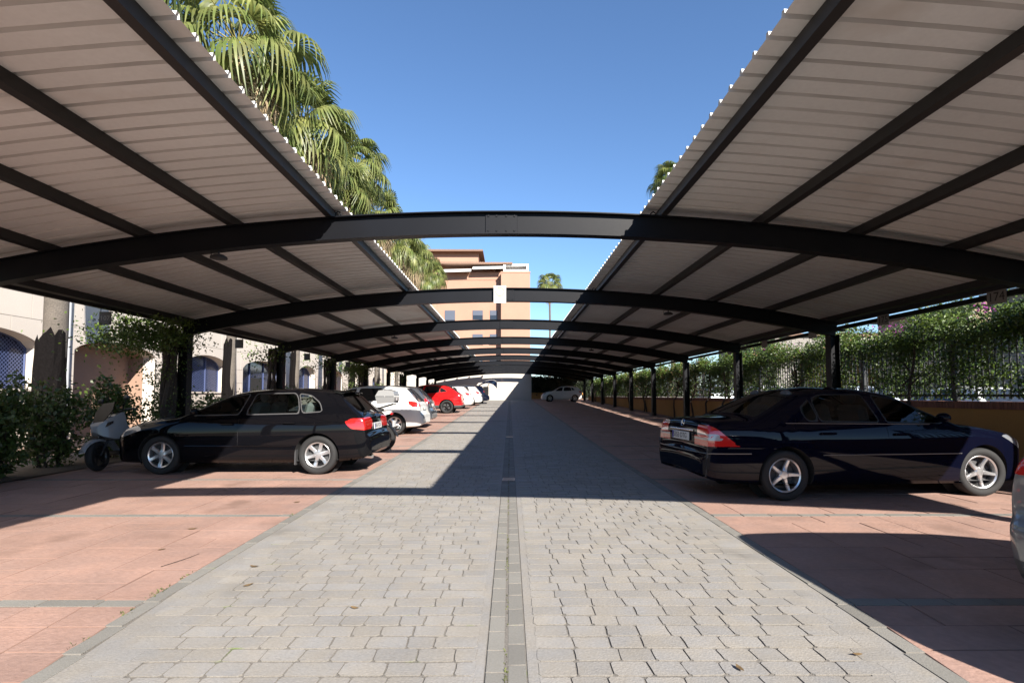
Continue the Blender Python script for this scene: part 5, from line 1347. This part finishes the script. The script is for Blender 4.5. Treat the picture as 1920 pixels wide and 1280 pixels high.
# --- silver car, only its tail in the frame ---------------------------------------
def with_(base, **k):
    d = dict(base); d.update(k); return d
def ex_sil(t, B, ox, pm):
    MB().box(ox - 0.012, ox + 0.02, -0.6, 0.6, 0.37, 0.40, 0.004).build('reflector_strip', M_REDL, t)
SUV = dict(L=4.35, W=1.80, ns=14, nt=8, paint=P_SILVER,
    zt=[(0.0, 0.50), (0.0, 0.62), (0.06, 0.67), (0.09, 0.69), (0.10, 0.85), (0.13, 1.00), (0.20, 1.07), (0.34, 1.30), (0.46, 1.46), (0.62, 1.53), (1.2, 1.565), (1.9, 1.55), (2.35, 1.50), (2.75, 1.30), (3.12, 1.09), (3.22, 1.04), (3.6, 1.0), (3.95, 0.93), (4.15, 0.84), (4.27, 0.70), (4.33, 0.55), (4.35, 0.46)],
    zb=[(0, 0.36), (0.12, 0.29), (0.4, 0.26), (0.9, 0.23), (3.45, 0.22), (4.1, 0.22), (4.35, 0.30)], zs=[(0, 1.02), (0.6, 1.04), (2.4, 1.01), (3.2, 0.98), (4.35, 0.92)],
    wf=[(0, 0.80), (0.02, 0.86), (0.07, 0.90), (0.2, 0.945), (0.5, 0.98), (0.9, 1.0), (3.3, 1.0), (3.8, 0.965), (4.1, 0.89), (4.25, 0.78), (4.35, 0.55)],
    crown=[(0, 0.03), (0.5, 0.05), (1.2, 0.05), (2.4, 0.06), (2.8, 0.08), (3.3, 0.06), (4.35, 0.03)], rad=[(0, 0.06), (0.3, 0.07), (2.4, 0.08), (3.2, 0.06), (3.7, 0.10), (4.35, 0.06)], tumble=0.34,
    xr=0.83, xf=3.45, rw=0.335, tw=0.21, rim=0.22, spokes=5, style='star', rimm=M_ALLOY, wkey='suv',
    doors=[[(1.15, 0.55), (1.30, 0.36), (2.14, 0.34), (2.15, 1.0), (2.0, 1.48), (1.25, 1.49), (1.05, 1.35), (0.92, 1.05), (0.95, 0.80)], [(2.163, 0.34), (3.1, 0.34), (3.17, 0.55), (3.14, 0.95), (3.0, 1.07), (2.42, 1.40), (2.15, 1.46), (2.02, 1.47), (2.16, 1.0)]],
    handles=[(1.35, 0.92), (2.35, 0.90)],
    windows=[(0, [(1.14, 1.06), (2.06, 1.035), (1.95, 1.44), (1.25, 1.45), (1.16, 1.30)]), (None, [(0.58, 1.10), (0.88, 1.08), (0.99, 1.36), (0.80, 1.42), (0.66, 1.36)]), (1, [(2.18, 1.035), (2.95, 1.02), (2.42, 1.37), (2.08, 1.44)])],
    screen=[(2.37, -1.0), (2.37, 0.84), (3.14, 0.90), (3.22, 0.5), (3.225, -1.0)], back=[(0.185, -1), (0.187, 0.80), (0.30, 0.85), (0.46, 0.80), (0.462, -1)],
    lamps=[('side', [(0.0, 0.86), (0.22, 0.88), (0.34, 1.03), (0.20, 1.06), (0.0, 1.05)], 'red'), ('rear', [(0.56, 0.88), (0.95, 0.86), (0.95, 1.05), (0.62, 1.05)], 'red'), ('side', [(3.75, 0.86), (4.15, 0.72), (4.25, 0.78), (4.0, 0.90)], 'head')],
    plate=(0.085, 0.86, R(4)), mirror=(2.85, 1.06), seats=(2.35, 1.45), extras=[ex_sil], clad=0.43)
build_car('crossover', 'silver car at the right picture edge with only its tail in view', SUV, (2.74 + 2.175, 2.24, 0), R(1.0), 0.035, detail=1)

# --- the rest of the left row -----------------------------------------------------
WHITEH = with_(HATCH, L=4.29, paint=P_WHITE, glass=M_DGLASS, backglass=M_GLASSD, trim=M_TRIM, wkey='cover7', spokes=7, style='cover', rim=0.225, rimm=M_ALLOY, plate_txt=None, extras=[], plate=(0.062, 0.80, R(6)),
    zt=[(0.0, 0.44), (0.0, 0.58), (0.04, 0.66), (0.085, 0.69), (0.10, 0.82), (0.13, 0.96), (0.20, 1.04), (0.36, 1.22), (0.50, 1.38), (0.60, 1.435), (0.80, 1.46), (1.3, 1.50), (1.8, 1.495), (2.2, 1.45), (2.40, 1.40), (2.8, 1.22), (3.15, 1.04), (3.25, 1.0), (3.5, 0.965), (3.85, 0.90), (4.08, 0.80), (4.2, 0.70), (4.26, 0.58), (4.29, 0.45)],
    lamps=[('side', [(0.10, 0.84), (0.30, 0.83), (0.50, 0.98), (0.44, 1.02), (0.2, 0.99)], 'red'), ('rear', [(0.58, 0.84), (0.95, 0.82), (0.95, 1.0), (0.62, 1.0)], 'red'), ('side', [(3.70, 0.80), (4.10, 0.66), (4.22, 0.70), (4.0, 0.84)], 'head')],
    windows=[(0, [(1.17, 1.04), (2.045, 1.02), (1.935, 1.385), (1.30, 1.395), (1.24, 1.30)]), (0, [(0.88, 1.10), (1.12, 1.06), (1.20, 1.30), (1.22, 1.38), (1.02, 1.32)]), (1, [(2.17, 1.02), (2.92, 1.0), (2.44, 1.32), (2.06, 1.385)])])
build_car('hatchback', 'white hatchback with multi spoke wheel trims third from the front in the left row', WHITEH, (-2.62 - 2.145, 16.95, g(16.9)), math.pi, 0.045, detail=1)
GREYH = with_(WHITEH, paint=P_GREY, wkey='grey5', spokes=5, style='star', rim=0.215, lamps=[('side', [(0.0, 0.86), (0.22, 0.86), (0.26, 1.03), (0.0, 1.03)], 'red'), ('rear', [(0.60, 0.86), (0.95, 0.86), (0.95, 1.04), (0.64, 1.04)], 'red')])
build_car('hatchback', 'dark grey hatchback parked just beyond the white hatchback', GREYH, (-2.72 - 2.145, 19.35, g(19.3)), math.pi, 0.055, detail=1)
REDC = with_(SUV, paint=P_RED, glass=M_DGLASS, wkey='black5', spokes=5, style='twin', rim=0.235, rimm=M_ALLOYD, clad=0.43, extras=[], arch=0.06, rw=0.345,
    zt=[(0.0, 0.50), (0.0, 0.60), (0.05, 0.68), (0.07, 0.72), (0.05, 0.86), (0.06, 0.98), (0.16, 1.05), (0.46, 1.27), (0.72, 1.42), (0.95, 1.485), (1.4, 1.53), (1.9, 1.53), (2.3, 1.48), (2.7, 1.30), (3.08, 1.09), (3.2, 1.03), (3.6, 0.99), (3.95, 0.92), (4.15, 0.82), (4.27, 0.68), (4.33, 0.55), (4.35, 0.46)],
    back=[(0.17, -1), (0.175, 0.78), (0.70, 0.80), (0.702, -1)],
    windows=[(0, [(1.25, 1.10), (2.06, 1.05), (1.95, 1.43), (1.42, 1.44), (1.22, 1.36)]), (None, [(0.82, 1.16), (1.18, 1.11), (1.17, 1.34), (1.10, 1.33)]), (1, [(2.18, 1.05), (2.92, 1.03), (2.42, 1.35), (2.08, 1.43)])])
build_car('crossover', 'bright red crossover with black wheels in the left row', REDC, (-2.52 - 2.175, 29.15, g(29)), math.pi, 0.05, detail=1)
WH2 = with_(WHITEH, wkey='far5', spokes=5, style='star', rim=0.21)
build_car('hatchback', 'white hatchback parked directly beyond the red crossover', WH2, (-2.35 - 2.145, 34.1, g(34)), math.pi, 0.07, detail=0, sides=(1,))
build_car('hatchback', 'second white hatchback beyond the red crossover', WH2, (-2.0 - 2.145, 39.0, g(39)), math.pi, 0.07, detail=0, sides=(1,))
def ex_open(t, B, ox, pm):
    # raised tailgate hinged at the roof
    rings = []
    for x, z, th in ((0.85, 1.46, 0.06), (0.60, 1.62, 0.10), (0.30, 1.78, 0.16), (0.0, 1.86, 0.24), (-0.28, 1.86, 0.34), (-0.46, 1.80, 0.44), (-0.56, 1.70, 0.46), (-0.60, 1.58, 0.40)):
        x += ox; rings.append([(x, -0.66, z - th), (x, 0.66, z - th), (x, 0.64, z), (x, 0.0, z + 0.05), (x, -0.64, z)])
    tg = MB().loft(rings).build('tailgate', pm, t, True)
    MB().box(-0.01, 0.01, -0.50, 0.50, -0.30, 0.30).build('tailgate_window', M_DGLASS, tg, loc=(ox + 0.42, 0, 1.755), rot=(0, R(62), 0))
    for sg in (1, -1): MB().tube([(ox + 0.30, sg * 0.56, 1.12), (ox + 0.05, sg * 0.58, 1.62)], 0.015, 5).build('strut', M_TRIM, t)
    MB().box(ox + 0.12, ox + 0.5, -0.55, 0.55, 0.70, 1.35).build('boot_opening', M_WELL, t)
OPENH = with_(WHITEH, paint=P_DKBLUE, wkey='far5', spokes=5, style='star', rim=0.21, extras=[ex_open], zt=[(0.0, 0.44), (0.0, 0.58), (0.05, 0.66), (0.12, 0.70), (0.30, 0.74), (0.60, 1.40), (0.80, 1.44), (1.3, 1.48), (1.8, 1.475), (2.2, 1.43), (2.40, 1.38), (2.8, 1.20), (3.15, 1.02), (3.25, 0.98), (3.5, 0.945), (3.85, 0.88), (4.08, 0.78), (4.2, 0.68), (4.26, 0.56), (4.29, 0.45)])
build_car('hatchback', 'dark blue car with its tailgate raised near the end wall', OPENH, (-1.62 - 2.145, 43.0, g(43)), math.pi, 0.07, detail=0, sides=(1,))
# small white car at the far right, nose towards the drive
SMALL = with_(WHITEH, wkey='far5', spokes=5, style='star', rim=0.21, paint=P_WHITE)
t_, _, _ = build_car('hatchback', 'small white car facing the drive at the far right end', SMALL, (4.65, 48.0, g(48)), math.pi, 0.07, detail=0)
t_.scale = (0.86, 0.90, 0.93)
# cars in the street behind the fence
for i, (x, y, p, lab) in enumerate(((13.6, 16.4, P_WHITE, 'white car roof glimpsed through the fence nearest the right edge'), (13.6, 21.6, P_LBLUE, 'pale car glimpsed through the fence behind the navy saloon'),
                                    (13.6, 29.0, P_WHITE, 'white car in the street glimpsed left of the nearest right column'), (13.6, 36.0, P_LBLUE, 'farthest pale car in the street behind the fence'))):
    build_car('hatchback', lab, with_(WHITEH, paint=p, wkey='far5', spokes=5, style='star', rim=0.21), (x, y, g(y) - 0.02), R(90), 0.10, detail=0, group='cars in the street')

# ------------------------------------------------------------------ scooter (front three-quarter view, by the black hatchback)
def small_wheel(parent, x, z, r, wdt, steer=0.0, rimm=M_ALLOYD):
    e = bpy.data.objects.new('wheel', None); COL.objects.link(e); e.parent = parent; e.location = (x, 0, z); e.rotation_euler = (0, 0, steer)
    q = MB(); q.lathe([(r - 0.075, -wdt / 2), (r - 0.02, -wdt / 2), (r, -wdt * 0.2), (r, wdt * 0.2), (r - 0.02, wdt / 2), (r - 0.075, wdt / 2)], (0, 0, 0), (0, 1, 0), 30, True); q.build('tyre', M_RUBBER, e, True)
    q = MB(); q.lathe([(r - 0.074, -wdt * 0.4), (r - 0.09, -wdt * 0.2), (r - 0.09, wdt * 0.2), (r - 0.074, wdt * 0.4)], (0, 0, 0), (0, 1, 0), 24)
    q.cyl((0, -wdt * 0.45, 0), (0, wdt * 0.45, 0), 0.04, n=12)
    for k in range(5): a = 1.2566 * k; q.cyl((0.03 * math.cos(a), 0, 0.03 * math.sin(a)), ((r - 0.088) * math.cos(a), 0, (r - 0.088) * math.sin(a)), 0.016, n=6)
    q.cyl((0, -0.006, 0), (0, 0.006, 0), r - 0.10, n=20)
    q.build('rim', rimm, e)
    return e
sc = thing('scooter', 'white maxi scooter with dark windshield beside the nose of the black hatchback', 'scooter', (-6.90, 9.92, g(9.8)), R(-104))
sc.rotation_euler[0] = R(7)
# local +x is forwards; rotz turns it towards the camera
small_wheel(sc, 0.68, 0.25, 0.25, 0.11, R(18)); small_wheel(sc, -0.62, 0.25, 0.25, 0.13)
def ring(x, z0, z1, w0, w1, xo0=0.0, xo1=0.0, n=5):
    out = []
    for i in range(n + 1):
        u = i / n; out.append((x + xo0 + (xo1 - xo0) * u, w0 + (w1 - w0) * u, z0 + (z1 - z0) * u))
    return out + [(p[0], -p[1], p[2]) for p in reversed(out)]
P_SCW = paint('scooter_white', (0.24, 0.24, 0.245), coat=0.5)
# front apron: nose cone sweeping back and up
ap = MB().loft([[(0.74, 0.03, 0.66), (0.74, 0.03, 0.72), (0.74, -0.03, 0.72), (0.74, -0.03, 0.66)], [(0.66, 0.13, 0.58), (0.68, 0.12, 0.80), (0.68, -0.12, 0.80), (0.66, -0.13, 0.58)],
                [(0.54, 0.21, 0.52), (0.54, 0.20, 0.90), (0.54, -0.20, 0.90), (0.54, -0.21, 0.52)], [(0.38, 0.26, 0.50), (0.40, 0.24, 0.97), (0.40, -0.24, 0.97), (0.38, -0.26, 0.50)], [(0.28, 0.25, 0.55), (0.33, 0.23, 0.98), (0.33, -0.23, 0.98), (0.28, -0.25, 0.55)]])
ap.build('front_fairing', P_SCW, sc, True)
for sg in (1, -1):
    MB().loft([[(0.705, sg * 0.045, 0.685), (0.695, sg * 0.05, 0.735), (0.69, sg * 0.05, 0.735), (0.70, sg * 0.045, 0.685)], [(0.62, sg * 0.165, 0.74), (0.60, sg * 0.165, 0.81), (0.56, sg * 0.16, 0.81), (0.58, sg * 0.16, 0.74)],
               [(0.56, sg * 0.212, 0.79), (0.545, sg * 0.212, 0.83), (0.52, sg * 0.205, 0.83), (0.53, sg * 0.205, 0.79)]]).build('headlight', M_DGLASS, sc, True)
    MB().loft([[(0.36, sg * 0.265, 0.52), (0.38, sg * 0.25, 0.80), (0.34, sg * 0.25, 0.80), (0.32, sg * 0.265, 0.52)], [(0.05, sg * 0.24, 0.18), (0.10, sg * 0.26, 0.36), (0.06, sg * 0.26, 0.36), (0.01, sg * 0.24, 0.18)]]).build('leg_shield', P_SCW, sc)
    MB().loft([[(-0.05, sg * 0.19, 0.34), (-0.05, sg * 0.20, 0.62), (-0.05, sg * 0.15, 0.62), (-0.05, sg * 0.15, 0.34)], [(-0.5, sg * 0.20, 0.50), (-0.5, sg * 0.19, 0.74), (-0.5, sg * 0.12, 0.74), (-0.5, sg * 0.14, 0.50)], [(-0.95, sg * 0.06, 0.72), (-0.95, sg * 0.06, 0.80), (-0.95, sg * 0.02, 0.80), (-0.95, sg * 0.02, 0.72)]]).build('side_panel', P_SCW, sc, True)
    MB().tube([(0.30, sg * 0.06, 1.00), (0.28, sg * 0.22, 1.03), (0.22, sg * 0.36, 1.02)], 0.016, 7).build('handlebar', M_TRIM, sc, True)
    MB().tube([(0.30, sg * 0.16, 1.03), (0.33, sg * 0.27, 1.20)], 0.006, 5).sphere((0.33, sg * 0.29, 1.23), 0.02, 0.07, 0.045, 10, 6).build('mirror', M_TRIM, sc, True)
    MB().tube([(0.40, sg * 0.06, 0.75), (0.68, sg * 0.075, 0.25)], 0.020, 8).build('fork', M_TRIM, sc, True)
MB().loft([[(0.66, 0.10, 0.79), (0.66, -0.10, 0.79), (0.645, -0.10, 0.79), (0.645, 0.10, 0.79)], [(0.52, 0.19, 1.02), (0.52, -0.19, 1.02), (0.505, -0.19, 1.02), (0.505, 0.19, 1.02)], [(0.42, 0.13, 1.17), (0.42, -0.13, 1.17), (0.41, -0.13, 1.17), (0.41, 0.13, 1.17)]]).build('windshield', M_SMOKE, sc, True)
rings = []
for k in range(8):
    a = R(20 + 120 * k / 7); rr = 0.285; rings.append([(0.68 + rr * math.cos(a), y, 0.25 + rr * math.sin(a) + dz) for y, dz in ((-0.075, -0.03), (-0.05, 0.01), (0, 0.02), (0.05, 0.01), (0.075, -0.03))])
MB().loft(rings, False).build('front_mudguard', P_SCW, sc, True)
MB().box(0.60, 0.72, -0.10, 0.10, 0.55, 0.60, 0.01).box(-0.10, 0.36, -0.16, 0.16, 0.24, 0.32, 0.02).box(-0.62, -0.05, -0.10, 0.10, 0.2, 0.5, 0.03).build('frame', M_TRIM, sc)
MB().loft([[(-0.02, 0.10, 0.70), (-0.02, 0.12, 0.62), (-0.02, -0.12, 0.62), (-0.02, -0.10, 0.70)], [(-0.35, 0.15, 0.80), (-0.35, 0.16, 0.70), (-0.35, -0.16, 0.70), (-0.35, -0.15, 0.80)], [(-0.85, 0.10, 0.86), (-0.85, 0.11, 0.76), (-0.85, -0.11, 0.76), (-0.85, -0.10, 0.86)]]).build('seat', M_TRIM, sc, True)
MB().tube([(-0.05, 0.05, 0.28), (0.05, 0.22, 0.02)], 0.014, 6).build('side_stand', M_TRIM, sc)

# ------------------------------------------------------------------ motorcycle with a top case, tail towards the drive
mc = thing('motorcycle', 'motorcycle with a grey top case parked beyond the black hatchback', 'motorcycle', (-3.52, 12.25, g(12.2)), R(176))
small_wheel(mc, 0.75, 0.31, 0.31, 0.11); small_wheel(mc, -0.62, 0.31, 0.31, 0.14)
M_CASE = mat('case_grey', (0.20, 0.20, 0.20), 0.45, coat=0.3)
bx_ = MB().loft([[(-0.93, s_ * 0.19, 1.10), (-0.95, s_ * 0.21, 1.24), (-0.52, s_ * 0.23, 1.24), (-0.55, s_ * 0.20, 1.08)] for s_ in (-1, -0.5, 0, 0.5, 1)]).build('case_base', M_CASE, mc, True)
MB().loft([[(-0.955, s_ * 0.215, 1.25), (-0.92, s_ * 0.19, 1.36), (-0.78, s_ * 0.17, 1.42 - 0.03 * s_ * s_), (-0.58, s_ * 0.19, 1.38), (-0.515, s_ * 0.235, 1.25)] for s_ in (-1, -0.5, 0, 0.5, 1)]).build('case_lid', M_CASE, mc, True)
MB().box(-0.972, -0.955, -0.11, 0.11, 1.15, 1.22, 0.004).build('case_reflector', M_CLEARL, mc)
MB().tube([(-0.9, 0.12, 1.08), (-0.55, 0.12, 0.98), (-0.2, 0.10, 0.85)], 0.014, 6).tube([(-0.9, -0.12, 1.08), (-0.55, -0.12, 0.98), (-0.2, -0.10, 0.85)], 0.014, 6).build('rack', M_TRIM, mc, True)
MB().loft([[(-0.82, 0.05, 0.86), (-0.82, 0.05, 0.92), (-0.82, -0.05, 0.92), (-0.82, -0.05, 0.86)], [(-0.4, 0.11, 0.74), (-0.4, 0.13, 0.88), (-0.4, -0.13, 0.88), (-0.4, -0.11, 0.74)], [(0.10, 0.10, 0.66), (0.10, 0.12, 0.80), (0.10, -0.12, 0.80), (0.10, -0.10, 0.66)]]).build('tail', P_WHITE, mc, True)
MB().loft([[(-0.62, 0.10, 0.90), (-0.62, -0.10, 0.90), (-0.62, -0.10, 0.97), (-0.62, 0.10, 0.97)], [(-0.1, 0.15, 0.82), (-0.1, -0.15, 0.82), (-0.1, -0.15, 0.90), (-0.1, 0.15, 0.90)], [(0.15, 0.11, 0.80), (0.15, -0.11, 0.80), (0.15, -0.11, 0.88), (0.15, 0.11, 0.88)]]).build('seat', M_TRIM, mc, True)
MB().sphere((0.33, 0, 0.88), 0.28, 0.17, 0.17, 14, 8).build('tank', P_WHITE, mc, True)
MB().box(-0.1, 0.42, -0.16, 0.16, 0.28, 0.68, 0.05).build('engine', M_PLASTIC, mc)
MB().tube([(0.3, -0.14, 0.30), (-0.2, -0.17, 0.30), (-0.55, -0.20, 0.42), (-0.95, -0.21, 0.52)], [0.025, 0.03, 0.055, 0.055], 10).build('exhaust', M_CHROME, mc, True)
MB().tube([(-0.62, 0.10, 0.31), (0.0, 0.12, 0.40)], 0.025, 6).tube([(-0.62, -0.10, 0.31), (0.0, -0.12, 0.40)], 0.025, 6).tube([(0.75, 0.09, 0.31), (0.48, 0.08, 1.02)], 0.022, 6).tube([(0.75, -0.09, 0.31), (0.48, -0.08, 1.02)], 0.022, 6).build('frame', M_TRIM, mc)
MB().loft([[(-0.72, s_ * 0.07, 0.70), (-0.86, s_ * 0.075, 0.58), (-0.98, s_ * 0.08, 0.34)] for s_ in (-1, 0, 1)], False).build('rear_mudguard', M_TRIM, mc)
MB().box(-0.90, -0.885, -0.09, 0.09, 0.56, 0.70).build('licence_plate', M_PLATE, mc)
MB().box(-0.85, -0.82, -0.07, 0.07, 0.83, 0.88, 0.006).build('taillight', M_REDL, mc)
for sg in (1, -1): MB().tube([(0.46, sg * 0.04, 1.03), (0.42, sg * 0.2, 1.08), (0.30, sg * 0.38, 1.05)], 0.014, 6).build('handlebar', M_TRIM, mc, True)
MB().sphere((0.62, 0, 0.90), 0.09, 0.12, 0.10, 12, 8).build('headlight', M_HEADL, mc, True)
